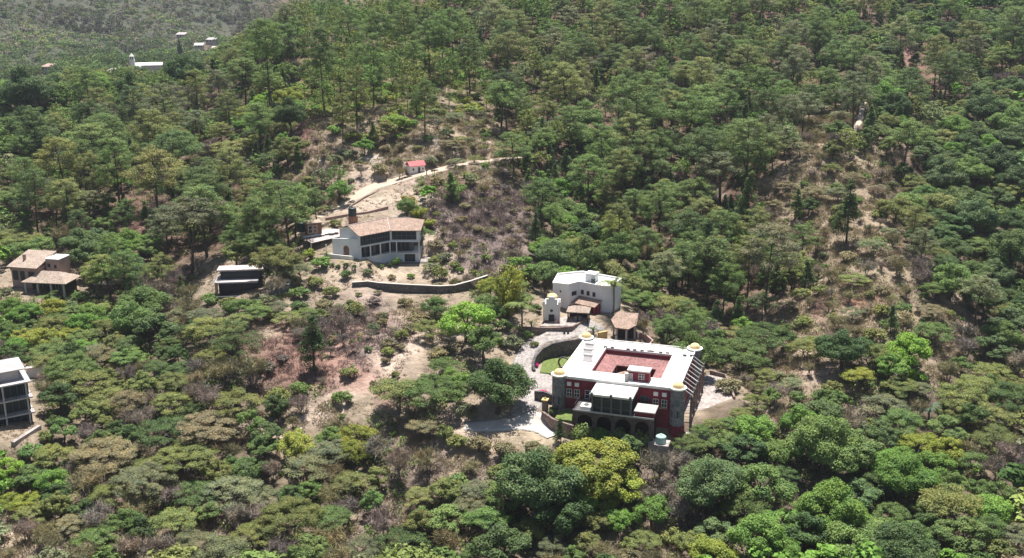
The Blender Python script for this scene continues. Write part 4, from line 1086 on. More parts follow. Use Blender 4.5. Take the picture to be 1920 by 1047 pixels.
p0_, p1_ = hit(25, 838), hit(75, 806)
tag(wall_run(MB(), [p0_, (p0_ + p1_) / 2, p1_], [p0_[2] - 2, p0_[2] - 1.5, p1_[2] - 2], [p0_[2] + .9, (p0_[2] + p1_[2]) / 2 + .9, p1_[2] + .9], .8).build('stone_wall', M['paver']), 'pale low wall at the foot of the balcony building', 'wall')
p = hit(72, 708)
wf = thing('flat_roof_shed', 'low pale flat roof showing between trees right of the balcony building', 'shed', p)
MB((*p, R(20))).box(-2, 6, 0, 2.5, -1, 2.2).build('shed_wall', M['whitewall'], wf)
MB((*p, R(20))).box(-2.3, 6.3, -.3, 2.8, 2.202, 2.4).build('shed_roof', M['palestroof'], wf)
# small stone store below the patio on the right
p = hit(1310, 838)
ss = thing('stone_store', 'low stone store half hidden in trees below the patio', 'shed', p)
MB((*p, R(-8))).box(-2.2, 2.4, 0, 2.5, -1, 1.6).build('store_wall', M['brownstone'], ss)
MB((*p, R(-8))).box(-2.4, 2.6, -.2, 2.7, 1.602, 1.8).build('store_roof', M['paver'], ss)
# dark shack in the middle of the right slope
p = hit(1300, 487)
ss = thing('hillside_shack', 'dark shack with rusty roof hidden under pines above the white house', 'shed', p)
MB((*p, R(10))).box(-2.6, 2.6, 0, 2.5, -1, 2.2).build('shack_wall', M['dark'], ss)
slab(MB((*p, R(10))), [(-2.9, -.5, 2.3), (2.9, -.5, 2.3), (2.9, 3, 3.2), (-2.9, 3, 3.2)], .12).build('shack_roof', M['greyframe'], ss)

# ------------------------------------------------------------------ valley: church and far houses
def vz(x, y):
    return float(raw_h(np.array([x]), np.array([y]))[0])
def far_at(u, v, Y):
    p = py(u, v, Y); return p[0], p[1], vz(p[0], p[1])
x, y, z = far_at(249, 128, 850)
ztop = py(249, 100, 850)[2]
cr = thing('church', 'distant white church with pointed bell tower and long nave in the valley', 'church', (x, y, z))
CH = (x, y, 0, R(14))
zt = ztop
MB(CH).box(-1.9, 1.9, -1.9, 1.9, z - 4, zt - 5.0).build('bell_tower', M['white'], cr)
tw = MB(CH).box(-1.6, 1.6, -1.6, 1.6, zt - 4.998, zt - 2.4).build('belfry', M['white'], cr)
b = MB(CH)
for sx in (-.7, .7):
    b.box(sx - .35, sx + .35, -1.68, -1.62, zt - 4.6, zt - 2.9)
b.build('bell_opening', M['glass'], tw)
MB(CH).cyl(0, 0, zt - 2.398, zt, 1.9, .1, 8).build('tower_cap', M['white'], cr)
zr = py(300, 121, 850)[2]
MB(CH).box(2.2, 22, 0, 9, z - 4, zr - 1.0).build('nave', M['greyroof'], cr)
slab(slab(MB(CH), [(1.9, -.4, zr - .9), (22.4, -.4, zr - .9), (22.4, 4.5, zr + .9), (1.9, 4.5, zr + .9)], .3), [(1.9, 4.5, zr + .9), (22.4, 4.5, zr + .9), (22.4, 9.4, zr - .9), (1.9, 9.4, zr - .9)], .3).build('nave_roof', M['white'], cr)
MB(CH).box(-2.2, 6.5, -3.5, -1.0, z - 4, zr - 1.6).build('porch', M['white'], cr)
FARH = [(208, 133, 780, 6, 'palestroof', 'far house with long pale roof left of the church'), (86, 124, 820, 7, 'pinkwall', 'far house with pinkish roof at the left of the valley'), (372, 84, 1080, 8, 'roofwhite', 'far house with white roof beside the cypress'),
      (395, 80, 1120, 11, 'greyroof', 'far grey roofed house in the middle of the village'), (402, 90, 1040, 6, 'palestroof', 'far pale house nearest to the ridge trees'), (338, 64, 1150, 9, 'palestroof', 'far pale roof just above the cypress')]
for u, v, Y, w, mt, lab in FARH:
    x, y, z = far_at(u, v, Y)
    zt_ = py(u, v, Y)[2]
    o = thing('far_house', lab, 'house', (x, y, z), 'far houses in the valley village')
    fr_ = (x, y, 0, R(random.uniform(-20, 20)))
    zt_ = max(zt_, z + 2.6)
    MB(fr_).box(-w / 2, w / 2, 0, 7, min(z, zt_ - 3) - 3, zt_ - .6).build('wall', M['greyroof'], o)
    slab(MB(fr_), [(-w / 2 - .5, -.6, zt_ - .5), (w / 2 + .5, -.6, zt_ - .5), (w / 2 + .5, 7.5, zt_ + 1.2), (-w / 2 - .5, 7.5, zt_ + 1.2)], .3).build('roof', M[mt], o)
    for k in range(3):
        window(o, fr_, -w / 3 + k * w / 3, zt_ - 2, 1.2, 1.4, 1, 1, frame='dark')
# ------------------------------------------------------------------ plants: leaf and limb builders
def unit(a):
    return a / np.maximum(np.linalg.norm(a, axis=-1, keepdims=True), 1e-9)
def leaf_quads(P, N, size, asp, g):
    """small bent leaves at P facing N"""
    n = len(P)
    t = unit(np.cross(N, unit(g.normal(size=(n, 3))) + 1e-3)); b = np.cross(N, t)
    s = size[:, None]
    bend = N * s * .18
    a0 = P - t * s * .5; a1 = P + b * s * asp * .5 + bend; a2 = P + t * s * .5; a3 = P - b * s * asp * .5 + bend
    V = np.stack([a0, a1, a2, a3], 1).reshape(-1, 3)
    return V, np.arange(4 * n).reshape(n, 4)
def blob_leaves(C, Rb, flat, n, size, g, up=.45, asp=.75, rnd=.45, shell=.55):
    """leaves spread through clumps: C centres, Rb radii, flat = vertical squash"""
    w = Rb ** 2 / (Rb ** 2).sum()
    k = g.choice(len(C), n, p=w)
    d = unit(g.normal(size=(n, 3)) + np.array([0, 0, .35]))
    r = shell + (1.08 - shell) * g.random(n) ** .6
    P = C[k] + d * (Rb[k] * r)[:, None] * np.array([1, 1, 1.]) * np.stack([np.ones(n), np.ones(n), np.broadcast_to(flat, n) if np.isscalar(flat) else flat[k]], 1)
    N = unit(d * .75 + np.array([0, 0, up]) + g.normal(size=(n, 3)) * rnd)
    return leaf_quads(P, N, size * g.uniform(.65, 1.35, n), asp, g)
def limbs(paths, n=5):
    mb = MB()
    for pts, rr in paths:
        mb.tube(pts, rr, n)
    return mb
def mesh_of(mb, name, m):
    me = bpy.data.meshes.new(name); me.from_pydata(mb.v, [], mb.f); me.materials.append(m)
    me.polygons.foreach_set('use_smooth', [True] * len(me.polygons)); return me
def bendy(p0, p1, g, k=4, wob=.06):
    p0, p1 = np.array(p0, float), np.array(p1, float)
    L = np.linalg.norm(p1 - p0)
    return [tuple(p0 + (p1 - p0) * t + (g.normal(size=3) * wob * L * (0 if t in (0, 1) else 1))) for t in np.linspace(0, 1, k)]
def taper(r0, r1, k=4):
    return [r0 + (r1 - r0) * t for t in np.linspace(0, 1, k)]

# every builder makes a tree of crown radius 1 x R, total height H, and returns (crown mesh, trunk mesh)
def mk_broad(i, n=9500, Rc=4.2, H=9.0, leaf=.30, lobes=7, sub=9):
    # lobed crown: boughs, each a heap of leafy sprays
    g = np.random.default_rng(100 + i)
    Cs, Rs, tips = [], [], []
    for k in range(lobes):
        a = 2 * math.pi * (k + g.uniform(-.3, .3)) / (lobes - 1)
        q = 0 if k == lobes - 1 else g.uniform(.42, .62)
        z = H * (.78 if q == 0 else g.uniform(.42, .66))
        c = np.array((math.cos(a) * q * Rc, math.sin(a) * q * Rc, z)); r = Rc * g.uniform(.30, .46)
        tips.append(c)
        d = unit(g.normal(size=(sub, 3)) + np.array((math.cos(a) * .6 * (q > 0), math.sin(a) * .6 * (q > 0), .45)))
        Cs.append(c + d * r * g.uniform(.55, .95, (sub, 1)) * np.array((1, 1, .8))); Rs.append(g.uniform(.12, .22, sub) * Rc)
        Cs.append(c[None]); Rs.append(np.array([r * .6]))
    C = np.concatenate(Cs); Rb = np.concatenate(Rs)
    C[:, 2] = np.maximum(C[:, 2], H * .16)
    V, F = blob_leaves(C, Rb, .72, n, leaf, g, rnd=.36)
    paths = [(bendy((0, 0, -1.2), (g.normal() * .2, g.normal() * .2, H * .34), g), taper(.07 * Rc, .05 * Rc))]
    top = paths[0][0][-1]
    for c in tips:
        paths.append((bendy(top, c, g), taper(.035 * Rc, .01 * Rc)))
    return np_mesh('broad_crown', V, F, M['leaf']), mesh_of(limbs(paths), 'broad_trunk', M['bark'])
def mk_dome(i, n=9000, Rc=4.4, H=7.6, leaf=.30, nb=54):
    # lush tree of rounded leafy tufts (mango like)
    g = np.random.default_rng(200 + i)
    a = g.uniform(0, 2 * math.pi, nb); e = np.arcsin(g.uniform(-.35, 1, nb)); q = g.uniform(.72, .95, nb)
    C = np.stack([np.cos(a) * np.cos(e) * q * Rc, np.sin(a) * np.cos(e) * q * Rc, H * .56 + np.sin(e) * q * H * .40], 1)
    Rb = g.uniform(.6, 1.5, nb) * Rc * 1.6 / math.sqrt(nb)
    C[:, :2] *= (1 + .16 * np.sin(a * 3 + i))[:, None]
    V, F = blob_leaves(C, Rb, .8, n, leaf, g, up=.55, rnd=.36, shell=.35)
    paths = [(bendy((0, 0, -1.2), (g.normal() * .15, g.normal() * .15, H * .4), g), taper(.34, .24))]
    top = paths[0][0][-1]
    for k in range(7):
        paths.append((bendy(top, C[k] * .9 + np.array(top) * .1, g), taper(.16, .04)))
    return np_mesh('dome_crown', V, F, M['leaf']), mesh_of(limbs(paths), 'dome_trunk', M['bark'])
def mk_umbrella(i, n=9500, Rc=4.8, H=6.6, leaf=.26, nb=46):
    # spreading, layered crown of thin feathery foliage
    g = np.random.default_rng(300 + i)
    a = g.uniform(0, 2 * math.pi, nb); q = np.sqrt(g.uniform(.02, 1, nb)) * .88
    lay = g.random(nb)
    C = np.stack([np.cos(a) * q * Rc, np.sin(a) * q * Rc, H * (.93 - .30 * q ** 2 - .26 * lay * (q < .9))], 1)
    C[:, 2] += g.normal(size=nb) * .22
    Rb = g.uniform(.6, 1.4, nb) * Rc * 1.45 / math.sqrt(nb)
    V, F = blob_leaves(C, Rb, .34, n, leaf, g, up=.8, rnd=.38, shell=.25, asp=.5)
    paths = []
    for s in range(2 + i % 2):
        an = g.uniform(0, 6.28)
        p1 = (math.cos(an) * .7, math.sin(an) * .7, H * .38)
        paths.append((bendy((math.cos(an) * .15, math.sin(an) * .15, -1.2), p1, g), taper(.2, .13)))
        for k in range(5):
            c = C[g.integers(nb)]
            paths.append((bendy(p1, c, g), taper(.1, .025)))
    return np_mesh('umbrella_crown', V, F, M['leaf']), mesh_of(limbs(paths, 5), 'umbrella_trunk', M['greybark'])
def mk_pine(i, n=10000, Rc=3.6, H=15.5):
    # tall pine: bare lower trunk, ragged tiers of needle pads
    g = np.random.default_rng(400 + i)
    lean = g.normal(size=2) * .5
    c0 = g.uniform(.34, .46) if i % 2 else g.uniform(.5, .66)
    trunk = [(lean[0] * t ** 2, lean[1] * t ** 2, -1.5 + (H + .9) * t) for t in np.linspace(0, 1, 6)]
    paths = [(trunk, taper(.24, .05, 6))]
    C, Rb = [], []
    nb = 38
    for k in range(nb):
        t = c0 + (1 - c0) * (k + g.uniform(0, 1)) / nb
        s = (t - c0) / (1 - c0)
        L = Rc * (.62 + .5 * math.sin(math.pi * min(1, .25 + s * .62))) * (1 - .55 * s ** 3) * g.uniform(.55, 1.05)
        an = k * 2.4 + g.uniform(-.5, .5)
        b0 = np.array((lean[0] * t ** 2, lean[1] * t ** 2, H * t))
        tip = b0 + np.array((math.cos(an) * L, math.sin(an) * L, L * g.uniform(-.02, .32)))
        if g.random() < .75: paths.append(([tuple(b0), tuple((b0 + tip) / 2 + np.array((0, 0, -.1))), tuple(tip)], [.07, .05, .02]))
        for q in (1.0, .66):
            C.append(b0 + (tip - b0) * q + g.normal(size=3) * .15); Rb.append(g.uniform(.55, 1.0) * (1.25 - .45 * s) * (1 if q == 1 else .8))
    C.append(np.array((lean[0], lean[1], H - .3))); Rb.append(.8)
    V, F = blob_leaves(np.array(C), np.array(Rb), .74, n, .27, g, up=.6, rnd=.42, shell=.2, asp=.36)
    return np_mesh('pine_crown', V, F, M['needle']), mesh_of(limbs(paths, 5), 'pine_trunk', M['bark'])
def mk_conifer(i, n=5000, Rc=2.5, H=10.5):
    # dense young pine, conical
    g = np.random.default_rng(500 + i)
    nb = 46
    s = g.random(nb) ** .8
    a = g.uniform(0, 6.28, nb); L = Rc * (1.02 - s) * g.uniform(.55, .95, nb)
    C = np.stack([np.cos(a) * L, np.sin(a) * L, H * (.12 + .84 * s)], 1)
    Rb = (.42 + .62 * (1 - s)) * g.uniform(.75, 1.2, nb)
    V, F = blob_leaves(C, Rb, .8, n, .32, g, up=.5, rnd=.4, shell=.4, asp=.4)
    paths = [([(0, 0, -1), (0, 0, H * .5), (0, 0, H * .93)], [.2, .13, .03])]
    return np_mesh('conifer_crown', V, F, M['needle']), mesh_of(limbs(paths), 'conifer_trunk', M['bark'])
def twig_tris(B, T, w, g):
    n = len(B)
    d = unit(T - B); side = unit(np.cross(d, unit(g.normal(size=(n, 3))) + 1e-3)) * w[:, None] * .5
    V = np.stack([B - side, B + side, T], 1).reshape(-1, 3)
    return V, np.arange(3 * n).reshape(n, 3)
def mk_bare(i, n=1500, Rc=3.6, H=5.6):
    # leafless or nearly leafless tree: spray of grey twigs
    g = np.random.default_rng(600 + i)
    paths = []; ends = []
    for s in range(3):
        an = g.uniform(0, 6.28)
        p1 = np.array((math.cos(an) * .8, math.sin(an) * .8, H * .36))
        paths.append((bendy((math.cos(an) * .1, math.sin(an) * .1, -1), p1, g), taper(.15, .1)))
        for k in range(6):
            a2 = g.uniform(0, 6.28); q = g.uniform(.25, .75)
            p2 = np.array((math.cos(a2) * Rc * q, math.sin(a2) * Rc * q, H * (.86 - .3 * q ** 2) * g.uniform(.8, 1.)))
            paths.append((bendy(p1, p2, g), taper(.08, .03))); ends += [p1 + (p2 - p1) * t for t in (.55, .8, 1.)]
    ends = np.array(ends)
    k = g.integers(len(ends), size=n)
    d = unit(g.normal(size=(n, 3)) + np.array((0, 0, .55)))
    B = ends[k] + g.normal(size=(n, 3)) * .28; T = B + d * g.uniform(.6, 1.5, n)[:, None]
    V, F = twig_tris(B, T, g.uniform(.05, .12, n), g)
    return np_mesh('bare_crown', V, F, M['twig']), mesh_of(limbs(paths, 5), 'bare_trunk', M['greybark'])
def mk_bush(i, n=1500, Rc=1.9, H=2.4):
    g = np.random.default_rng(700 + i)
    nb = 14
    a = g.uniform(0, 6.28, nb); q = np.sqrt(g.random(nb)) * .75
    C = np.stack([np.cos(a) * q * Rc, np.sin(a) * q * Rc, H * (.3 + .45 * (1 - q) * g.uniform(.5, 1.3, nb))], 1)
    V, F = blob_leaves(C, g.uniform(.24, .42, nb) * Rc, .75, n, .28, g, rnd=.42, shell=.35)
    paths = [(bendy((0, 0, -.6), C[k], g, 3), [.06, .04, .02]) for k in range(5)]
    return np_mesh('bush_crown', V, F, M['leaf']), mesh_of(limbs(paths, 4), 'bush_stem', M['bark'])
def mk_bamboo(i, n=2200, H=8.0, Rc=2.4):
    g = np.random.default_rng(800 + i)
    paths = []; P = []; D = []
    for k in range(26):
        an = g.uniform(0, 6.28); r0 = g.uniform(0, .7); L = Rc * g.uniform(.4, 1.1); h = H * g.uniform(.65, 1)
        pts = [np.array((math.cos(an) * (r0 + L * t ** 2.4), math.sin(an) * (r0 + L * t ** 2.4), -.5 + h * (t - .18 * t ** 3.5))) for t in np.linspace(0, 1, 5)]
        paths.append(([tuple(p) for p in pts], taper(.06, .015, 5)))
        for q in range(n // 26):
            t = g.uniform(.18, 1); f = t * 4; j = min(int(f), 3)
            P.append(pts[j] + (pts[j + 1] - pts[j]) * (f - j) + g.normal(size=3) * .3)
    P = np.array(P); N = unit(g.normal(size=P.shape) + np.array((0, 0, .5)))
    V, F = leaf_quads(P, N, .6 * g.uniform(.6, 1.4, len(P)), .32, g)
    return np_mesh('bamboo_leaves', V, F, M['leaf']), mesh_of(limbs(paths, 4), 'bamboo_culms', M['bark'])
def mk_frond(L=3.0):
    V, F = [], []
    k = 9
    mid = [np.array((L * t, 0, .9 * math.sin(t * 2.2) * (1 - .1 * t) - 1.3 * t ** 3)) for t in np.linspace(0, 1, k)]
    for j in range(k - 1):
        m0, m1 = mid[j], mid[j + 1]
        w = .62 * math.sin(math.pi * min(1, .18 + .8 * j / (k - 1)))
        for sgn in (-1, 1):
            for h_ in (0, .5):
                p = m0 + (m1 - m0) * h_; q = m0 + (m1 - m0) * (h_ + .36)
                tip = q + np.array((.28, sgn * w, -.22))
                b = len(V); V += [p, q, tip]; F.append((b, b + 1, b + 2) if sgn > 0 else (b, b + 2, b + 1))
    return np_mesh('palm_frond', V, F, M['leaf'])

SPEC = {
    'broadleaf_tree': dict(v=[mk_broad(i) for i in range(6)], vb=[mk_broad(20 + i, 24000, 7.2, 13.0, .34, 10, 15) for i in range(4)], Rb=7.2, Hb=13.0, R=4.2, H=9.0, f=.57),
    'round_tree': dict(v=[mk_dome(i) for i in range(4)], vb=[mk_dome(20 + i, 24000, 7.2, 12.0, .36, 90) for i in range(2)], Rb=7.2, Hb=12.0, R=4.4, H=7.6, f=.56),
    'spreading_tree': dict(v=[mk_umbrella(i) for i in range(7)], vb=[mk_umbrella(20 + i, 20000, 7.2, 9.0, .30, 80) for i in range(4)], Rb=7.2, Hb=9.0, R=4.8, H=6.6, f=.75),
    'pine_tree': dict(v=[mk_pine(i) for i in range(8)], R=3.6, H=15.5, f=.74),
    'young_pine': dict(v=[mk_conifer(i) for i in range(4)], R=2.5, H=10.5, f=.5),
    'bare_tree': dict(v=[mk_bare(i) for i in range(5)], R=3.6, H=5.6, f=.65),
    'bush': dict(v=[mk_bush(i) for i in range(5)], R=1.9, H=2.4, f=.45),
    'bamboo_clump': dict(v=[mk_bamboo(i) for i in range(2)], R=2.4, H=8.0, f=.6),
}
TONE = {  # leaf colours of the kinds of tree
    'deep': (.050, .088, .030), 'dark': (.068, .106, .036), 'mid': (.098, .148, .045), 'fresh': (.104, .184, .038), 'lime': (.140, .235, .034), 'yellow': (.168, .194, .036),
    'olive': (.136, .156, .052), 'grey': (.130, .146, .078), 'tan': (.225, .200, .112), 'bare': (.230, .195, .158), 'mauve': (.215, .180, .165), 'bluish': (.078, .122, .048), 'gold': (.28, .24, .05), 'pink': (.60, .05, .24),
}
for k_ in TONE:
    TONE[k_] = tuple(c * (1.12 if k_ in ('bare', 'mauve', 'tan', 'gold', 'pink') else 1.6) for c in TONE[k_])
WORD = {'deep': 'deep green', 'dark': 'dark green', 'mid': 'mid green', 'fresh': 'fresh green', 'lime': 'lime green', 'yellow': 'yellow green', 'olive': 'olive green', 'grey': 'grey green', 'tan': 'straw coloured', 'bare': 'grey brown', 'mauve': 'mauve grey', 'bluish': 'bluish green', 'gold': 'golden green', 'pink': 'bright pink'}
KIND = {'broadleaf_tree': 'leafy tree', 'round_tree': 'round crowned tree', 'spreading_tree': 'flat crowned tree', 'pine_tree': 'tall pine', 'young_pine': 'young pine', 'bare_tree': 'leafless tree', 'bush': 'bush', 'bamboo_clump': 'bamboo clump'}
CAT = {'broadleaf_tree': 'tree', 'round_tree': 'tree', 'spreading_tree': 'tree', 'pine_tree': 'pine tree', 'young_pine': 'young pine', 'bare_tree': 'bare tree', 'bush': 'bush', 'bamboo_clump': 'bamboo'}
GROUP = {'broadleaf_tree': 'leafy trees on the hillside', 'round_tree': 'round leafy trees on the hillside', 'spreading_tree': 'spreading trees on the lower slopes', 'pine_tree': 'pines on the hillside', 'young_pine': 'young pines on the hillside', 'bare_tree': 'leafless trees on the slopes', 'bush': 'bushes on the open ground', 'bamboo_clump': 'bamboo clumps by the houses'}
PLANTS = []          # x, y, kind, radius, height scale, tone, label
def px_m(p):
    return FPX / float((np.asarray(p) - EYE) @ FW)
def plant_px(kind, u, v, wpx, tone, label=None, hs=1.0):
    """a tree whose crown centre shows at u, v with a crown width of wpx"""
    sp = SPEC[kind]
    s = 1.0
    for _ in range(4):
        p = hit(u, v, sp['H'] * sp['f'] * s * hs)
        s = wpx / px_m((p[0], p[1], p[2] + 5)) / (2 * sp['R'])
    PLANTS.append([p[0], p[1], kind, s, hs, tone, label])
    return p
H_ = plant_px
H_('round_tree', 876, 600, 92, 'lime', 'lime green round tree at the upper right corner of the bare lot', .95)
H_('spreading_tree', 742, 728, 110, 'olive', 'broad olive tree at the lower right of the lot, left one of the clump', .9)
H_('spreading_tree', 812, 722, 120, 'mid', 'broad green tree at the lower right of the lot, right one of the clump', .9)
H_('young_pine', 586, 640, 64, 'dark', 'cone shaped dark pine standing alone on the bare lot', .85)
H_('broadleaf_tree', 932, 716, 132, 'dark', 'big dark tree shading the pale concrete road', .8)
H_('broadleaf_tree', 908, 640, 74, 'mid', 'green tree just right of the lime green tree on the lot')
H_('pine_tree', 445, 630, 76, 'dark', 'dark trunked pine at the left end of the bare lot', .55)
H_('round_tree', 1112, 872, 150, 'yellow', 'big yellow green tree in front of the red courtyard house', .75)
H_('round_tree', 1160, 915, 90, 'yellow', 'smaller yellow green tree at the right of the big yellow one', .75)
H_('broadleaf_tree', 1010, 900, 150, 'bluish', 'big blue green tree left of the big yellow tree', .95)
H_('broadleaf_tree', 1055, 955, 110, 'deep', 'deep green tree below the big yellow tree')
H_('round_tree', 738, 230, 54, 'lime', 'lime green round tree alone on the brown slope above the shed', .7)
H_('round_tree', 636, 358, 50, 'fresh', 'fresh green roadside tree just above the dark water tank', 1.0)
H_('round_tree', 1706, 660, 92, 'lime', 'lime green tree shining on the right hand slope', .9)
H_('bush', 1718, 705, 46, 'lime', 'small lime green bush below the shining lime tree')
H_('bush', 1255, 504, 52, 'fresh', 'fresh green bush on the slope right behind the white house', 1.2)
H_('broadleaf_tree', 345, 134, 80, 'deep', 'deep green tree on the left ridge below the cypress')
H_('broadleaf_tree', 48, 166, 100, 'deep', 'deep green tree on the ridge at the far left')
H_('broadleaf_tree', 246, 164, 72, 'deep', 'deep green tree on the ridge right below the church')
H_('round_tree', 108, 156, 60, 'mid', 'mid green round tree on the ridge left of the church')
H_('round_tree', 178, 160, 66, 'fresh', 'fresh green round tree on the ridge just left of the church')
H_('broadleaf_tree', 45, 235, 90, 'deep', 'deep green tree below the ridge at the far left edge')
H_('broadleaf_tree', 70, 270, 70, 'deep', 'dark tree with a bare lower side at the far left edge')
H_('broadleaf_tree', 1050, 352, 54, 'fresh', 'fresh green broad leaved tree at the top of the dry ravine')
H_('round_tree', 1018, 462, 46, 'fresh', 'fresh green tree at the right rim of the dry ravine')
H_('round_tree', 1395, 255, 84, 'mid', 'mid green round tree high on the slope left of the pale path')
H_('broadleaf_tree', 542, 212, 70, 'dark', 'dark round tree beside the red soil patch')
H_('round_tree', 486, 195, 42, 'lime', 'lime green round tree left of the dark tree by the red soil')
H_('young_pine', 781, 188, 27, 'fresh', 'slim fresh green young pine among the tall ridge pines', 1.1)
H_('spreading_tree', 1262, 568, 92, 'olive', 'olive spreading tree just right of the white house', .9)
H_('spreading_tree', 1312, 590, 70, 'mid', 'mid green spreading tree right of the olive one behind the courtyard house')
H_('broadleaf_tree', 1165, 470, 92, 'mid', 'leafy tree right behind the roof room of the white house', .9)
H_('broadleaf_tree', 1095, 478, 96, 'mid', 'leafy tree behind the left part of the white house', .9)
H_('broadleaf_tree', 1210, 510, 60, 'dark', 'dark leafy tree behind the palm of the white house')
H_('young_pine', 1332, 478, 56, 'dark', 'dark tall young pine in the middle of the right slope', 1.25)
H_('young_pine', 1592, 395, 62, 'dark', 'dark cone shaped pine at the edge of the open scrub', 1.0)
H_('young_pine', 1400, 385, 56, 'dark', 'cone shaped pine in the middle of the right hand slope', 1.2)
H_('young_pine', 1672, 598, 32, 'bluish', 'small bluish cone shaped pine behind the lime tree', .9)
H_('bare_tree', 350, 180, 76, 'mauve', 'mauve grey leafless tree below the left ridge')
H_('bare_tree', 402, 275, 66, 'mauve', 'mauve grey leafless tree in the middle of the left slope')
H_('bare_tree', 1232, 868, 84, 'bare', 'leafless grey tree right of the big yellow tree', 1.1)
H_('bare_tree', 1248, 920, 70, 'mauve', 'pale mauve leafless tree below the grey one right of the yellow tree')
H_('spreading_tree', 515, 476, 106, 'olive', 'olive flat crowned tree overhanging the flat roofed house', 1.1)
H_('spreading_tree', 560, 500, 66, 'grey', 'grey green tree between the flat roofed house and the villa')
H_('broadleaf_tree', 158, 478, 72, 'dark', 'dark round tree right of the tiled houses', 1.0)
H_('broadleaf_tree', 240, 498, 62, 'bluish', 'bluish green tree right of the dark one by the tiled houses')
H_('broadleaf_tree', 112, 742, 74, 'deep', 'dark tree standing before the right end of the balcony building', .8)
H_('spreading_tree', 130, 680, 110, 'mid', 'mid green tree hanging over the right end of the balcony building', .95)
H_('broadleaf_tree', 1500, 790, 90, 'fresh', 'fresh green tree on the lower right slope, largest above the dark ones', .9)
H_('broadleaf_tree', 1330, 905, 130, 'bluish', 'big bluish green tree at the lower right, nearest to the leafless trees', .9)
H_('broadleaf_tree', 1560, 950, 130, 'fresh', 'big fresh green tree in the middle of the lower right', .9)
H_('spreading_tree', 1790, 935, 130, 'olive', 'big olive flat crowned tree at the lower right', 1.1)
H_('round_tree', 1420, 1010, 110, 'fresh', 'fresh green round tree at the bottom edge, right of the middle')
H_('round_tree', 95, 905, 64, 'fresh', 'fresh green tree among olive ones at the lower left')
H_('round_tree', 15, 880, 50, 'lime', 'lime green tree cut by the left edge near the bottom')
H_('bush', 1092, 814, 54, 'mid', 'green bush growing before the arches of the courtyard house, left one', 1.3)
H_('bush', 1124, 818, 46, 'fresh', 'bright bush growing before the arches of the courtyard house', 1.2)
H_('bush', 1162, 822, 58, 'bluish', 'bluish bush growing before the arches of the courtyard house', 1.3)
H_('bush', 1202, 826, 48, 'olive', 'olive bush before the arches of the courtyard house, left of the water tank', 1.2)
H_('young_pine', 1052, 808, 30, 'deep', 'dark pointed shrub at the left corner of the arched terrace', .8)
H_('bush', 1038, 773, 26, 'bluish', 'bluish plant on the small front lawn left of the tower')
H_('spreading_tree', 1292, 826, 76, 'mid', 'green tree covering the foot of the front right tower', .8)
H_('spreading_tree', 1356, 818, 70, 'mid', 'green tree below the outer corner of the stone patio', .8)
H_('spreading_tree', 1416, 748, 56, 'olive', 'olive tree right of the stone patio')
for u, v, w, tn in ((482, 582, 62, 'mid'), (540, 592, 60, 'olive'), (520, 572, 50, 'grey'), (575, 584, 54, 'mid'), (450, 596, 60, 'olive')):
    H_('spreading_tree', u, v, w, tn, None, .7)
for u, v, w, tn in ((505, 590, 36, 'olive'), (560, 606, 40, 'tan'), (600, 590, 40, 'olive'), (640, 580, 40, 'grey'), (872, 772, 50, 'grey'), (900, 835, 56, 'tan'), (945, 845, 50, 'tan'), (860, 828, 46, 'olive'), (990, 628, 26, 'mid'), (1001, 645, 18, 'olive'), (960, 642, 44, 'grey'), (1006, 578, 28, 'dark'), (985, 560, 34, 'mid'), (1000, 838, 40, 'tan'), (945, 610, 40, 'mid'), (935, 575, 34, 'grey'), (1200, 655, 24, 'olive'), (1225, 590, 34, 'mid')):
    H_('bush', u, v, w, tn, None, 1.0)
for u, v, w, tn in ((1316, 806, 52, 'mid'), (1340, 794, 50, 'olive'), (1368, 790, 52, 'mid'), (1392, 772, 50, 'olive'), (1300, 822, 44, 'olive')):
    H_('spreading_tree', u, v, w, tn, None, .8)
H_('bush', 1258, 640, 40, 'grey', 'grey green bush behind the far right tower', 1.2)
H_('bush', 1290, 632, 40, 'grey', 'grey green bush right behind the far right tower', 1.2)
H_('broadleaf_tree', 1345, 640, 60, 'dark', 'dark tree right of the far right tower')
H_('bush', 1005, 686, 13, 'pink', 'bright pink flowering bush at the left end of the small lawn', 1.3)
H_('bush', 1018, 738, 22, 'pink', 'pink flowering bush beside the gate wall', 1.0)
H_('bush', 745, 491, 20, 'fresh', 'fresh green shrub with big leaves against the villa base', 1.3)
H_('bamboo_clump', 770, 372, 30, 'gold', 'golden bamboo clump above the villa, uppermost of three', .75)
H_('bamboo_clump', 784, 395, 32, 'yellow', 'yellow green bamboo clump above the right end of the villa', .7)
H_('bamboo_clump', 803, 415, 26, 'yellow', 'yellow green bamboo clump lowest of three right of the villa', .5)
H_('bamboo_clump', 950, 522, 52, 'yellow', 'yellow green bamboo clump right of the long dark wall', 1.5)
H_('bamboo_clump', 962, 540, 46, 'olive', 'olive bamboo clump in front of the yellow one right of the long dark wall', .9)
H_('bush', 580, 475, 30, 'yellow', 'yellow green shrub below the annex porch', 1.2)
H_('bush', 602, 492, 44, 'fresh', 'fresh green shrub below the low white garden wall', .9)
H_('bush', 640, 468, 18, 'mid', 'small green shrub between the annex and the villa', 1.2)
for k, (u, tn) in enumerate(((622, 'mid'), (634, 'dark'), (648, 'dark'), (664, 'dark'), (694, 'mauve'), (716, 'mid'), (730, 'dark'))):
    H_('bush', u, 497 + (k % 2) * 3, 11, tn, None, 1.2)
for u, v, w, tn in ((690, 510, 22, 'grey'), (650, 515, 26, 'dark'), (770, 517, 16, 'fresh'), (735, 520, 18, 'tan'), (815, 490, 26, 'olive'), (836, 482, 28, 'grey'), (852, 497, 26, 'olive'), (862, 505, 18, 'fresh')):
    H_('bush', u, v, w, tn, None, 1.0)
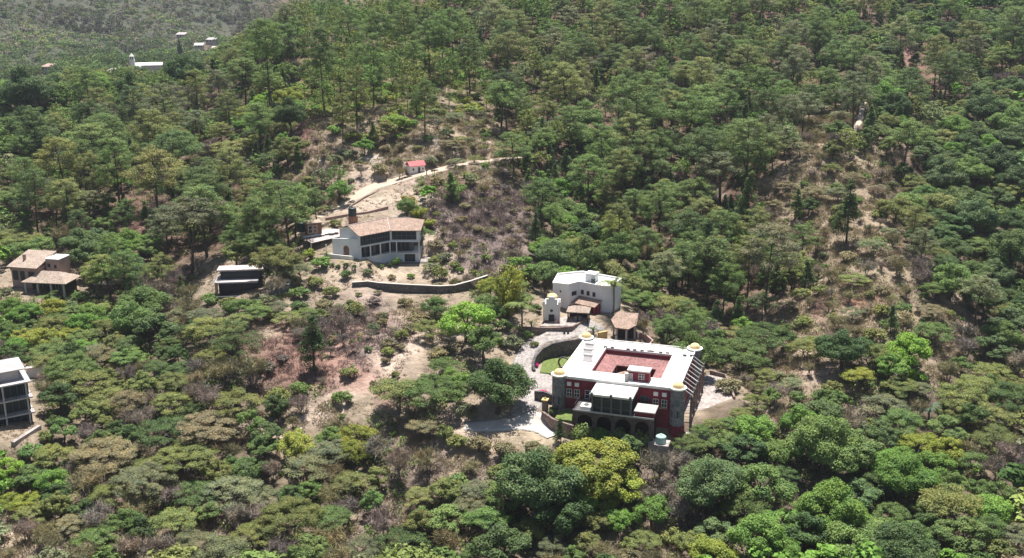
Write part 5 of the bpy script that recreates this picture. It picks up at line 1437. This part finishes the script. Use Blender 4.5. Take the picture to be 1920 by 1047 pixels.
for u, v, w, tn in ((560, 730, 46, 'mid'), (700, 615, 30, 'grey'), (690, 655, 16, 'mid'), (640, 745, 40, 'mid'), (520, 745, 60, 'olive'), (660, 640, 14, 'mid'), (590, 690, 14, 'olive'), (500, 690, 40, 'bare')):
    H_('bush', u, v, w, tn, None, 1.1)
for u, v, w, tn in ((20, 566, 34, 'olive'), (58, 584, 40, 'mid'), (128, 578, 44, 'dark'), (150, 556, 34, 'mid'), (10, 545, 26, 'grey'), (170, 572, 40, 'olive'), (395, 560, 40, 'mid'), (430, 570, 50, 'olive'), (475, 572, 46, 'mid'), (500, 560, 34, 'grey'), (560, 548, 40, 'mid'), (590, 530, 40, 'olive'), (85, 820, 40, 'olive'), (60, 845, 46, 'mid'), (100, 790, 36, 'dark'), (620, 545, 36, 'olive'), (560, 575, 40, 'dark'), (610, 570, 34, 'tan'), (660, 570, 34, 'olive'), (700, 565, 30, 'mauve'), (760, 568, 34, 'tan')):
    H_('bush', u, v, w, tn, None, .9)
# tall ridge pines, by the place of their crowns
for u, v, w, hs, tn, lab in ((499, 85, 62, 1.35, 'mid', 'very tall thick trunked pine at the left end of the ridge'), (602, 88, 60, 1.2, 'dark', None), (635, 108, 44, .9, 'mid', None), (674, 112, 46, 1.05, 'mid', None), (697, 100, 52, 1.2, 'mid', 'tall pine with a long bare trunk above the brown clearing'),
                             (805, 70, 48, 1.1, 'mid', None), (830, 60, 50, 1.15, 'mid', None), (850, 50, 54, 1.0, 'mid', None), (795, 48, 48, 1., 'dark', None), (760, 40, 52, 1., 'mid', None), (706, 60, 60, .95, 'mid', None), (660, 45, 60, .9, 'mid', None), (640, 200, 46, .95, 'olive', 'pine with thin dark trunk left of the brown clearing'), (880, 95, 56, .9, 'dark', None), (945, 70, 52, 1., 'dark', None),
                             (1222, 196, 34, 1.2, 'bluish', 'bluish pine on a long dark trunk in the middle of the hill'), (1290, 190, 40, 1.0, 'mid', None), (215, 300, 76, .85, 'mid', 'wide pine with a forked trunk in the middle of the left slope'), (380, 385, 90, .7, 'mid', 'broad layered pine on the left slope above the flat roofed house'), (550, 375, 56, .8, 'mid', None), (60, 350, 70, .8, 'dark', None), (1760, 95, 60, .8, 'olive', 'layered olive pine right of the red gully at the upper right')):
    H_('pine_tree', u, v, w, tn, lab, hs)
NHAND = len(PLANTS)

# ------------------------------------------------------------------ the rest of the wood
MIX = {
    'T': [('pine_tree', .8, ('mid', 'olive', 'mid'), (.8, 1.15), (.9, 1.15)), ('bush', .2, ('fresh', 'olive', 'yellow'), (.8, 1.5), (.8, 1.2))],
    # cell: list of (kind, weight, tones, scale range, height range)
    'P': [('pine_tree', .74, ('mid', 'mid', 'dark', 'olive', 'grey', 'olive', 'mid'), (.8, 1.95), (.55, .85)), ('broadleaf_tree', .14, ('mid', 'dark', 'olive', 'fresh'), (.6, 1.0), (.8, 1.0)), ('young_pine', .09, ('mid', 'dark', 'bluish'), (.7, 1.1), (.8, 1.1)), ('bare_tree', .05, ('bare', 'tan', 'mauve'), (.8, 1.2), (1., 1.5))],
    'G': [('broadleaf_tree', .62, ('mid', 'dark', 'deep', 'fresh', 'bluish', 'mid'), (.85, 1.9), (.6, .85)), ('round_tree', .2, ('mid', 'dark', 'fresh', 'olive'), (.6, 1.1), (.8, 1.0)), ('spreading_tree', .18, ('mid', 'olive', 'dark'), (.7, 1.0), (.8, 1.1))],
    'O': [('spreading_tree', .72, ('olive', 'olive', 'grey', 'mid', 'dark', 'olive', 'tan'), (.8, 1.5), (.65, .95)), ('broadleaf_tree', .18, ('olive', 'mid', 'dark'), (.5, .85), (.75, 1.)), ('bare_tree', .1, ('bare', 'mauve', 'tan'), (.7, 1.1), (.9, 1.1))],
    'L': [('round_tree', .5, ('fresh', 'mid', 'fresh', 'yellow'), (.55, .95), (.8, 1.0)), ('spreading_tree', .35, ('olive', 'yellow', 'mid'), (.6, .95), (.8, 1.)), ('broadleaf_tree', .15, ('fresh',), (.6, 1.), (.8, 1.))],
    'D': [('bare_tree', .55, ('bare', 'mauve', 'tan', 'bare'), (.75, 1.2), (.9, 1.2)), ('spreading_tree', .35, ('grey', 'olive', 'dark'), (.6, .9), (.8, 1.)), ('bush', .1, ('olive',), (.9, 1.3), (1, 1.3))],
    'Y': [('round_tree', .6, ('yellow', 'fresh'), (.6, .9), (.8, .9)), ('broadleaf_tree', .4, ('dark', 'bluish'), (.7, 1.), (.8, 1.))],
    'S': [('bush', .38, ('olive', 'tan', 'olive', 'grey', 'tan', 'mid'), (.6, 1.7), (.7, 1.2)), ('bare_tree', .42, ('tan', 'bare', 'tan'), (.45, .9), (.8, 1.1)), ('spreading_tree', .26, ('olive', 'grey', 'tan', 'olive'), (.5, .95), (.6, .9))],
    'V': [('bare_tree', .75, ('mauve', 'bare', 'mauve', 'tan'), (.4, .8), (.7, 1.)), ('bush', .25, ('tan', 'olive'), (.6, 1.1), (.8, 1.2))],
    'R': [('bush', .6, ('mauve', 'olive', 'tan'), (.5, .9), (.7, 1.)), ('bare_tree', .4, ('mauve', 'bare'), (.3, .5), (.7, 1.))],
    'B': [('bush', 1., ('tan', 'olive'), (.4, .7), (.8, 1.))],
}
SKIP = {'T': .3, 'S': .3, 'V': .45, 'R': .93, 'B': .95, 'D': .15}
g = np.random.default_rng(11)
cell_sz = 12.0
grid = {}
def near_ok(x, y, r, sp):
    cx, cy = int(x // cell_sz), int(y // cell_sz)
    for a in (-1, 0, 1):
        for b in (-1, 0, 1):
            for (x2, y2, r2) in grid.get((cx + a, cy + b), ()):
                if (x - x2) ** 2 + (y - y2) ** 2 < (sp * (r + r2)) ** 2: return False
    return True
def put(x, y, r):
    grid.setdefault((int(x // cell_sz), int(y // cell_sz)), []).append((x, y, r))
for p in PLANTS:
    put(p[0], p[1], SPEC[p[2]]['R'] * p[3] * .8)
KEEP = [pz(*t) for t in ((1010, 750, .4), (950, 798, -1), (1000, 790, -1))]
# open places that the wood leaves clear towards the valley
SHOW = [hit(u, v) for u, v in ((783, 318), (800, 640), (760, 662), (700, 610), (640, 660), (670, 715), (720, 690), (1612, 215), (1602, 240), (1616, 198), (1560, 690), (1590, 570), (950, 805), (1000, 800), (900, 800), (1335, 735), (1360, 745), (1560, 330), (1600, 400), (1650, 470), (1740, 420), (1700, 560), (1620, 600), (1500, 620), (1480, 690), (1780, 560), (820, 270), (700, 292), (760, 300), (1660, 520), (1540, 380), (1690, 350), (1705, 90), (1700, 120), (1490, 285), (890, 450), (920, 400))]
SHOW += [q for a_, b_ in zip(HILLROAD[:-1], HILLROAD[1:]) for q in (a_, (a_ + b_) / 2)] + DRIVE[2:]
SHOW = np.array(SHOW); SU, SV = proj(SHOW)
NC = 80000
cy_ = np.sqrt(g.uniform(125 ** 2, 560 ** 2, NC)); cx_ = g.uniform(-.56, .56, NC) * cy_
cz_ = ht(cx_, cy_)
for i in range(NC):
    x, y, z = cx_[i], cy_[i], cz_[i]
    u0, v0 = proj((x, y, z + 4.0))
    c = chr(cell_at(u0, v0))
    if c not in MIX: continue
    if v0 < -75: continue
    mix = MIX[c]
    k = g.choice(len(mix), p=np.array([m[1] for m in mix]) / sum(m[1] for m in mix))
    kind, _, tones, sr, hr = mix[k]
    sp = SPEC[kind]
    s = g.uniform(*sr); hs = g.uniform(*hr)
    r = sp['R'] * s
    u, v = proj((x, y, z + sp['H'] * sp['f'] * s * hs))
    ut, vt = proj((x, y, z + sp['H'] * s * hs * .97))
    if v > 1130 or vt < -190: continue
    if u < 400 and vt < 128: continue
    c2 = chr(cell_at(u, v)); c3 = chr(cell_at(ut, vt))
    big = kind not in ('bush',)
    if big and (c2 in '.F' or c3 in '.F'): continue
    mpx = FPX / y
    hv = abs(vt - v) + 3
    if np.any((np.abs(SU - u) < r * mpx * .95) & (np.abs(SV - v) < hv) & (SHOW[:, 1] > y - 1)): continue
    if c == 'P' and fbm(x, y, 16) < -.34 + .2 * g.random(): continue
    if kind in ('pine_tree', 'broadleaf_tree', 'round_tree', 'spreading_tree', 'young_pine') and (c2 in 'SVRB') and c != 'S': continue
    if g.random() < SKIP.get(c, 0): continue
    wr = r * FPX / y
    uv_l = chr(cell_at(u - wr * .8, v)), chr(cell_at(u + wr * .8, v))
    if big and '.' in uv_l and c != 'S' and kind != 'bare_tree': continue
    if any(np.hypot(x - q[0], y - q[1]) < 5 for q in KEEP): continue
    sep = {'S': .82, 'V': .8, 'R': 1.2, 'B': 1.2}.get(c, .60)
    if kind == 'pine_tree': sep = .64 if c == 'P' else .95
    if not near_ok(x, y, r, sep): continue
    put(x, y, r)
    PLANTS.append([x, y, kind, s, hs, str(g.choice(tones)), None])

# ------------------------------------------------------------------ which plants become things of their own
XYZ = np.array([(p[0], p[1], float(ht(p[0], p[1]))) for p in PLANTS])
HH = np.array([SPEC[p[2]]['H'] * p[3] * p[4] for p in PLANTS]); FF = np.array([SPEC[p[2]]['f'] for p in PLANTS])
CEN = XYZ + np.stack([0 * HH, 0 * HH, HH * FF], 1)
CU, CV = proj(CEN)
SIZE = np.array([SPEC[p[2]]['R'] * p[3] for p in PLANTS]) / CEN[:, 1]
INF = (CU > 5) & (CU < 1915) & (CV > 4) & (CV < 1043)
LIMIT = 300
single = np.zeros(len(PLANTS), bool)
bykind = {}
for i, p in enumerate(PLANTS):
    if INF[i] or i < NHAND: bykind.setdefault(p[2], []).append(i)
for k, ii in bykind.items():
    ii.sort(key=lambda i: (i >= NHAND, -SIZE[i]))
    single[ii[:LIMIT]] = True
print('plants', {k: len(v) for k, v in bykind.items()}, 'single', single.sum(), 'all', len(PLANTS))

LAND = [('the courtyard house', 1180, 700), ('the villa', 720, 455), ('the bare lot', 690, 660), ('the white house', 1095, 560), ('the small shed', 783, 315), ('the tiled houses', 75, 525), ('the dark house', 455, 520), ('the pale road', 950, 797),
        ('the balcony building', 40, 760), ('the dry ravine', 930, 410), ('the shining lime tree', 1706, 660), ('the church', 250, 118), ('the pale path', 1608, 225), ('the brown clearing', 790, 265), ('the big yellow tree', 1112, 872), ('the open scrub slope', 1600, 430), ('the red soil patch', 575, 235), ('the long dark wall', 800, 535), ('the stone patio', 1340, 735), ('the dry bank', 1560, 690),
        ('the tallest ridge pine', 499, 85), ('the forked pine', 215, 300), ('the layered pine', 380, 385), ('the dead pole', 1226, 240), ('the rounded high tree', 1395, 255), ('the red gully', 1705, 95), ('the mauve tree', 350, 180), ('the big blue tree', 1330, 905), ('the big flat tree', 1790, 935),
        ('the pale dead trunk', 1012, 140), ('the hillside shack', 1300, 480), ('the upper right corner', 1900, 20), ('the lower right corner', 1900, 1030), ('the lower left corner', 30, 1020), ('the bottom middle', 760, 1020), ('the top middle', 1230, 20), ('the right edge', 1900, 420), ('the left edge', 20, 360), ('the lime bush', 15, 880), ('the fresh bush', 1255, 504), ('the bottom right middle', 1560, 950)]
def describe(i):
    p = PLANTS[i]
    u, v = CU[i], CV[i]
    d = [math.hypot((u - a[1]) / 1.0, (v - a[2]) / .7) for a in LAND]
    j = int(np.argmin(d)); nm, lu, lv = LAND[j]
    du, dv = u - lu, (v - lv) / .7
    far = '' if d[j] < 110 else 'far '
    if abs(du) > 2.2 * abs(dv): dirn = ('right of ' if du > 0 else 'left of ')
    elif abs(dv) > 2.2 * abs(du): dirn = ('below ' if dv > 0 else 'above ')
    else: dirn = ('lower ' if dv > 0 else 'upper ') + ('right of ' if du > 0 else 'left of ')
    hz = 'small ' if p[3] < .72 else ('big ' if p[3] > 1.02 else '')
    return f"{hz}{WORD[p[5]]} {KIND[p[2]]} {far}{dirn}{nm}"
labels = {}
for i in range(len(PLANTS)):
    if single[i] and PLANTS[i][6] is None: labels.setdefault(describe(i), []).append(i)
ORD = 'first second third fourth fifth sixth seventh eighth ninth tenth eleventh twelfth thirteenth fourteenth fifteenth sixteenth seventeenth eighteenth nineteenth twentieth twenty-first twenty-second twenty-third twenty-fourth'.split()
NUM = {2: 'two', 3: 'three', 4: 'four', 5: 'five', 6: 'six', 7: 'seven', 8: 'eight', 9: 'nine', 10: 'ten', 11: 'eleven', 12: 'twelve'}
for lab, ii in labels.items():
    ii.sort(key=lambda i: CU[i])
    for r_, i in enumerate(ii):
        if len(ii) == 1: t = lab
        elif len(ii) == 2: t = lab + (', left one' if r_ == 0 else ', right one')
        elif r_ == 0: t = lab + ', leftmost'
        elif r_ == len(ii) - 1: t = lab + ', rightmost'
        else: t = lab + f', {ORD[min(r_, 23)]} from left'
        if len(t.split()) > 16: t = t.replace('the ', '', 1)
        if len(t.split()) > 16: t = t.replace('far ', '', 1)
        PLANTS[i][6] = t
def pname(kind): return {'bamboo_clump': ('leaves', 'culms'), 'bush': ('foliage', 'stem')}.get(kind, ('crown', 'trunk'))
rest = {}
ga = np.random.default_rng(5)
for i, p in enumerate(PLANTS):
    kind = p[2]; sp = SPEC[kind]
    col = np.array(TONE[p[5]]) * ga.uniform(.82, 1.22) * (1 + ga.normal(size=3) * .03)
    var = ga.integers(len(sp['v'])); rot = ga.uniform(0, 6.283); st = p[3] * ga.uniform(.92, 1.08)
    if not single[i]:
        rest.setdefault(kind, []).append((i, var, rot, st, col)); continue
    sx, sz = st, p[3] * p[4]
    if p[3] > 1.22 and 'vb' in sp:
        cm, tm = sp['vb'][var % len(sp['vb'])]; sx *= sp['R'] / sp['Rb']; sz *= sp['H'] / sp['Hb']
    else:
        cm, tm = sp['v'][var]
    root = thing(kind, p[6], CAT[kind], XYZ[i], GROUP[kind])
    root.rotation_euler = (ga.normal() * .03, ga.normal() * .03, rot)
    root.scale = (sx, sx * ga.uniform(.9, 1.1), sz)
    nc, nt = pname(kind)
    o = link(nc, cm, root); o.color = (*np.clip(col, .01, .9), 1)
    link(nt, tm, root)
# those past the limit, or out of frame: one mass per kind, with thinner crowns
MASSNAME = {'pine_tree': ('pine_wood', 'more pines of the same wood, farther up the hill'), 'broadleaf_tree': ('leafy_wood', 'more leafy trees of the same wood at its edges'), 'round_tree': ('round_tree_wood', 'more round leafy trees of the same wood'), 'spreading_tree': ('spreading_tree_wood', 'more spreading olive trees of the same wood'),
            'young_pine': ('young_pine_wood', 'more young pines of the same wood'), 'bare_tree': ('bare_tree_wood', 'more leafless trees on the dry slopes'), 'bush': ('scrub', 'more small bushes scattered on the slopes'), 'bamboo_clump': ('bamboo', 'more bamboo')}
for kind, lst in rest.items():
    Vs, Fs, Cs, off = [], [], [], 0
    Vt, Ft, toff = [], [], 0
    for (i, var, rot, st, col) in lst:
        cm, tm = SPEC[kind]['v'][var]
        k = len(cm.polygons[0].vertices)
        V = np.empty(len(cm.vertices) * 3, np.float32); cm.vertices.foreach_get('co', V); V = V.reshape(-1, k, 3)
        step = max(1, len(V) // (520 if k == 4 else 420))
        V = V[::step]
        grow = .8 * math.sqrt(step)
        mid = V.mean(1, keepdims=True); V = (mid + (V - mid) * grow).reshape(-1, 3)
        c_, s_ = math.cos(rot), math.sin(rot)
        Vw = np.stack([(V[:, 0] * c_ - V[:, 1] * s_) * st, (V[:, 0] * s_ + V[:, 1] * c_) * st, V[:, 2] * PLANTS[i][3] * PLANTS[i][4]], 1) + XYZ[i]
        n = len(Vw)
        Vs.append(Vw); Fs.append(np.arange(n).reshape(-1, k) + off); off += n
        cc_ = col * ga.uniform(.65, 1.35, (n // k, 1)); Cs.append(np.repeat(cc_, k, 0))
        h_ = SPEC[kind]['H'] * PLANTS[i][3] * PLANTS[i][4]; rr = .2 * st
        q = np.array([(-rr, 0, -1), (rr * .6, -rr, -1), (rr * .6, rr, -1), (0, 0, h_ * .85)])
        Vt.append(q + XYZ[i]); Ft.append(np.array([(0, 1, 3), (1, 2, 3), (2, 0, 3)]) + toff); toff += 4
    nm, lab = MASSNAME[kind]
    o = link(nm, np_mesh(nm, np.concatenate(Vs), np.concatenate(Fs), M['brush'], np.clip(np.concatenate(Cs), .01, .9)))
    tag(o, lab, None, None, 'stuff')
    link('trunks', np_mesh(nm + '_trunks', np.concatenate(Vt), np.concatenate(Ft), M['bark']), o)
    print('mass', kind, len(lst), off // k)

# ------------------------------------------------------------------ palms
FR = mk_frond()
def palm(u, v, wpx, hgt, label, tone=(.19, .25, .08), nfr=22):
    s = 1.0
    for _ in range(3):
        p = hit(u, v, hgt); s = wpx / px_m((p[0], p[1], p[2] + hgt)) / 5.2
    t = thing('palm_tree', label, 'palm', p, 'palms round the houses')
    mb = MB((p[0], p[1], p[2], 0)); mb.tube([(0, 0, -.8), (.12, 0, hgt * .5), (0, .1, hgt)], [.26, .2, .2], 7)
    mb.build('trunk', M['greybark'], t, True)
    for k in range(nfr):
        o = link('frond', FR, t)
        o.location = (0, .1, hgt - .1)
        o.rotation_euler = (0, -(.95 - 1.35 * ((k * .618) % 1)), k * 2.4)
        o.scale = (s, s, s)
        o.color = (*(np.array(tone) * random.uniform(.8, 1.2)), 1)
    return t
palm(1151, 536, 54, 7.0, 'tall palm at the right end of the white flat roofed house')
palm(978, 578, 60, 5.5, 'palm with wide fronds left of the chapel')
palm(972, 618, 26, 1.6, 'low palm at the foot of the taller one left of the chapel')
palm(1112, 618, 24, 1.3, 'low palm at the edge of the cobbled turning place', (.10, .16, .06))
palm(996, 606, 20, 2.0, 'small palm between the chapel and the taller palm')
palm(90, 563, 46, 1.8, 'low palm in front of the lower tiled house', (.13, .20, .05))
palm(612, 477, 16, 1.8, 'small palm behind the low white garden wall')
palm(1742, 772, 44, 2.2, 'bluish yucca on the lower right slope', (.11, .18, .12))

# a dead pole trunk and a far cypress
for u, v, h_, lab in ((1226, 268, 13, 'dead dark pole trunk standing in the middle of the hill'), (1012, 160, 12, 'pale dead trunk standing on the upper hill')):
    p = hit(u, v)
    sn = thing('dead_trunk', lab, 'dead tree', p)
    pale = h_ == 12
    MB((*p, 0)).tube([(0, 0, -1), (.15, 0, h_ * .5), (-.1, .1, h_)], [.3, .24, .1], 7).build('trunk', M['greybark'] if pale else M['bark'], sn, True)
    b = MB((*p, 0))
    for k in range(6):
        z0 = h_ * (.5 + .08 * k); a = k * 2.1
        b.tube([(.1, 0, z0), (math.cos(a) * 1.3, math.sin(a) * 1.3, z0 + .5)], [.07, .02], 4)
    b.build('stubs', M['greybark'] if pale else M['bark'], sn)
x, y, z = far_at(337, 96, 930)
cyh = py(337, 74, 930)[2] - z
cyp = thing('cypress', 'distant dark narrow cypress right of the church', 'cypress', (x, y, z))
gq = np.random.default_rng(9)
nb = 30; zz = np.linspace(.05, .97, nb)
CC = np.stack([gq.normal(size=nb) * .3, gq.normal(size=nb) * .3, zz * cyh], 1); RR = 2.0 * np.sin(np.pi * np.clip(.12 + zz * .86, 0, 1)) ** .6
V, F = blob_leaves(CC, RR, 1.0, 1500, .9, gq, up=.1)
o = link('crown', np_mesh('cypress_crown', V, F, M['leaf']), cyp); o.color = (.03, .045, .03, 1)
MB((x, y, z, 0)).tube([(0, 0, -3), (0, 0, cyh * .6)], [.4, .2], 6).build('trunk', M['bark'], cyp)

# ------------------------------------------------------------------ stuff: dry brush, low green growth, far wood
def seen_pts(n, ylo, yhi, letters, seed, dens=None):
    g2 = np.random.default_rng(seed)
    y = np.sqrt(g2.uniform(ylo ** 2, yhi ** 2, n)); x = g2.uniform(-.54, .54, n) * y
    z = ht(x, y)
    P = np.stack([x, y, z], 1)
    u, v = proj(P + np.array((0, 0, .6)))
    u = u + fbm(x, y, 9) * 50; v = v + fbm(x + 40, y, 9) * 40
    c = cell_at(u, v)
    ok = np.isin(c, [ord(q) for q in letters]) & (v < 1090) & (v > -20)
    ok &= road_far(x, y)
    return P[ok], c[ok], g2
ROADS = [(DRIVE, 3.6), (LOWROAD, 3.3), (HILLROAD, 3.0), (RPATH, 1.3)]
def road_far(x, y):
    ok = np.ones(x.shape, bool)
    for pts, hw in ROADS:
        for a, b in zip(pts[:-1], pts[1:]):
            d = b[:2] - a[:2]
            t = np.clip(((x - a[0]) * d[0] + (y - a[1]) * d[1]) / (d @ d), 0, 1)
            ok &= np.hypot(x - a[0] - t * d[0], y - a[1] - t * d[1]) > hw
    lx = (x - CF[0]) * math.cos(CF[3]) + (y - CF[1]) * math.sin(CF[3]); ly = -(x - CF[0]) * math.sin(CF[3]) + (y - CF[1]) * math.cos(CF[3])
    ok &= ~((lx > -2.5) & (lx < 32) & (ly > -6.5) & (ly < 28))
    ok &= ~((x > 6) & (x < 27) & (y > 222) & (y < 248))
    ok &= ~((x > 3) & (x < 14) & (y > 203) & (y < 216))
    ok &= ~((x > 17) & (x < 30) & (y > 212) & (y < 230))
    ok &= ~((x > -48) & (x < -20) & (y > 255) & (y < 274))
    return ok
# dry twiggy brush
Pb, cb, g2 = seen_pts(85000, 125, 365, 'VSRBDPOLGT.', 21)
dens = np.array([{'V': 1.2, 'S': 1.6, 'R': 1.5, 'B': .8, 'D': .7, 'P': .2, 'O': .3, '.': .8, 'L': .25, 'G': .1, 'T': .3}[chr(c)] for c in cb])
dens *= np.clip(.55 + 1.5 * fbm(Pb[:, 0], Pb[:, 1], 6), 0.05, 1.3)
kk = g2.random(len(Pb)) < dens
Pb, cb = Pb[kk], cb[kk]
BC = {'T': (.25, .21, .12), 'L': (.24, .20, .13), 'G': (.2, .17, .11), 'V': (.215, .165, .148), 'S': (.33, .27, .175), 'R': (.255, .172, .15), 'B': (.36, .28, .21), 'D': (.24, .19, .16), 'P': (.24, .17, .12), 'O': (.24, .20, .14), '.': (.30, .24, .16)}
per = 22
n = len(Pb) * per
hgt = np.array([{'V': 1.5, 'S': 1.25, 'R': 1.0, 'B': .5, 'D': 1.3, 'P': .9, 'O': .9, '.': .5, 'L': .8, 'G': .8, 'T': .8}[chr(c)] for c in cb]) * g2.uniform(.6, 1.4, len(Pb))
rep = np.repeat(np.arange(len(Pb)), per)
B = Pb[rep] + np.concatenate([g2.normal(size=(n, 2)) * (.42 * hgt[rep])[:, None], np.zeros((n, 1)) - .1], 1)
T = B + unit(g2.normal(size=(n, 3)) * np.array((1, 1, .5)) + np.array((0, 0, .75))) * (hgt[rep] * g2.uniform(.5, 1.2, n))[:, None]
V, F = twig_tris(B, T, g2.uniform(.08, .19, n), g2)
base = np.array([BC[chr(c)] for c in cb]) * g2.uniform(.72, 1.28, (len(cb), 1))
Cc = np.repeat(base[rep] * g2.uniform(.75, 1.25, (n, 1)), 3, 0)
tag(link('dry_brush', np_mesh('dry_brush', V, F, M['brush'], Cc)), 'dry leafless brush and dead grass covering the open slopes', None, None, 'stuff')
# low green growth under and between the trees
Pg, cg, g2 = seen_pts(46000, 125, 440, 'PGOLDYSVT', 22)
dens = np.array([{'T': 1., 'P': .5, 'G': .7, 'O': .95, 'L': .9, 'D': .6, 'Y': .6, 'S': .2, 'V': .1}[chr(c)] for c in cg]) * np.clip(.6 + 1.6 * fbm(Pg[:, 0] + 300, Pg[:, 1], 11), .05, 1.4)
kk = g2.random(len(Pg)) < dens
Pg, cg = Pg[kk], cg[kk]
per = 26
n = len(Pg) * per; rep = np.repeat(np.arange(len(Pg)), per)
rad = g2.uniform(.6, 1.7, len(Pg))
d = unit(g2.normal(size=(n, 3)) + np.array((0, 0, .5))); d[:, 2] = np.abs(d[:, 2])
Pq = Pg[rep] + d * (rad[rep] * g2.uniform(.4, 1.05, n))[:, None] * np.array((1, 1, 1.1))
V, F = leaf_quads(Pq, unit(d + g2.normal(size=(n, 3)) * .5 + np.array((0, 0, .4))), g2.uniform(.28, .6, n), .6, g2)
tn = np.array([TONE[t] for t in ('olive', 'mid', 'grey', 'dark', 'fresh', 'tan', 'olive')])
base = tn[g2.integers(len(tn), size=len(Pg))] * g2.uniform(.8, 1.2, (len(Pg), 1))
base = np.where((cg == ord('T'))[:, None], np.array(TONE['olive']) * g2.uniform(1.0, 1.5, (len(Pg), 1)) * np.array((1.0, 1.12, .8)), base)
Cc = np.repeat(base[rep] * g2.uniform(.7, 1.3, (n, 1)), 4, 0)
tag(link('undergrowth', np_mesh('undergrowth', V, F, M['brush'], Cc)), 'low green undergrowth between the trees', None, None, 'stuff')
# far wood across the valley
g3 = np.random.default_rng(31)
n0 = 15000
fy = np.sqrt(g3.uniform(560 ** 2, 1560 ** 2, n0)); fx = g3.uniform(-.60, -.10, n0) * fy
fz = raw_h(fx, fy)
pu, pv = proj(np.stack([fx, fy, fz + 4], 1))
ok = (pu > -120) & (pu < 640) & (pv > -70) & (pv < 190)
for u, v, Y, w, mt, lab in FARH + [(249, 128, 850, 8, '', ''), (285, 126, 850, 20, '', '')]:
    q = py(u, v, Y)
    ok &= ~((np.abs(fx - q[0]) < w * .75) & (fy - q[1] < 12) & (fy - q[1] > -46))
fx, fy, fz = fx[ok], fy[ok], fz[ok]
nn = len(fx); per = 32
slope = np.clip((fy - 980 - (fx + 425) * .9) / 150, 0, 1)
tree_h = g3.uniform(5, 9, nn) * (1 - .35 * slope); rad = g3.uniform(3.0, 6.5, nn) * (1 - .25 * slope)
rep = np.repeat(np.arange(nn), per); n = nn * per
d = unit(g3.normal(size=(n, 3)) + np.array((0, 0, .6)))
Pq = np.stack([fx, fy, fz + tree_h * .45], 1)[rep] + d * np.stack([rad, rad, tree_h * .55], 1)[rep] * g3.uniform(.6, 1.05, n)[:, None]
V, F = leaf_quads(Pq, unit(d + g3.normal(size=(n, 3)) * .4 + np.array((0, 0, .3))), g3.uniform(1.1, 2.3, n), .75, g3)
ta = np.array([TONE[t] for t in ('mid', 'dark', 'olive', 'deep', 'mid', 'bluish')]); tb = np.array([TONE[t] for t in ('bare', 'olive', 'mauve', 'tan', 'grey', 'grey')])
pick = g3.random(nn) < slope * .75
base = np.where(pick[:, None], tb[g3.integers(len(tb), size=nn)], ta[g3.integers(len(ta), size=nn)]) * g3.uniform(.62, 1.2, (nn, 1)) * (.82 + .9 * fbm(fx, fy, 60))[:, None]
Cc = np.repeat(base[rep] * g3.uniform(.75, 1.25, (n, 1)), 4, 0)
tag(link('far_wood', np_mesh('far_wood', V, F, M['brush'], Cc)), 'far wooded valley and hillside behind the ridge', None, None, 'stuff')
# loose pale stones on the open ground
Ps, cs, g2 = seen_pts(5000, 130, 345, 'SRBV', 23)
dens = np.clip(.25 + 1.6 * fbm(Ps[:, 0], Ps[:, 1], 12), 0, 1) * .35
Ps = Ps[g2.random(len(Ps)) < dens]
oc = np.array([(1, 0, 0), (0, 1, 0), (-1, 0, 0), (0, -1, 0), (0, 0, .7), (0, 0, -.6)]); of = np.array([(0, 1, 4), (1, 2, 4), (2, 3, 4), (3, 0, 4)])
sz = g2.uniform(.12, .5, len(Ps))
V = (Ps[:, None] + oc[None] * sz[:, None, None] * g2.uniform(.7, 1.3, (len(Ps), 6, 3))).reshape(-1, 3)
F = (of[None] + 6 * np.arange(len(Ps))[:, None, None]).reshape(-1, 3)
tag(link('stones', np_mesh('stones', V, F, M['concrete'])), 'loose pale stones on the open ground', None, None, 'stuff')

# ------------------------------------------------------------------ air
hz = MB().box(-1600, 1600, -330, 2600, float(TZ.min()) - 1.5, float(max(TZ.max() + 14, CAM_Z + 6))).build('haze', M['white'])
hm, hn, hl, ho = new_mat('air')
pvn_ = hn.new('ShaderNodeVolumePrincipled')
pvn_.inputs['Color'].default_value = (.80, .86, .95, 1); pvn_.inputs['Density'].default_value = .00009; pvn_.inputs['Anisotropy'].default_value = .2
hl.new(pvn_.outputs[0], ho.inputs['Volume'])
hz.data.materials.clear(); hz.data.materials.append(hm)
tag(hz, 'thin pale haze in the air', None, None, 'stuff')
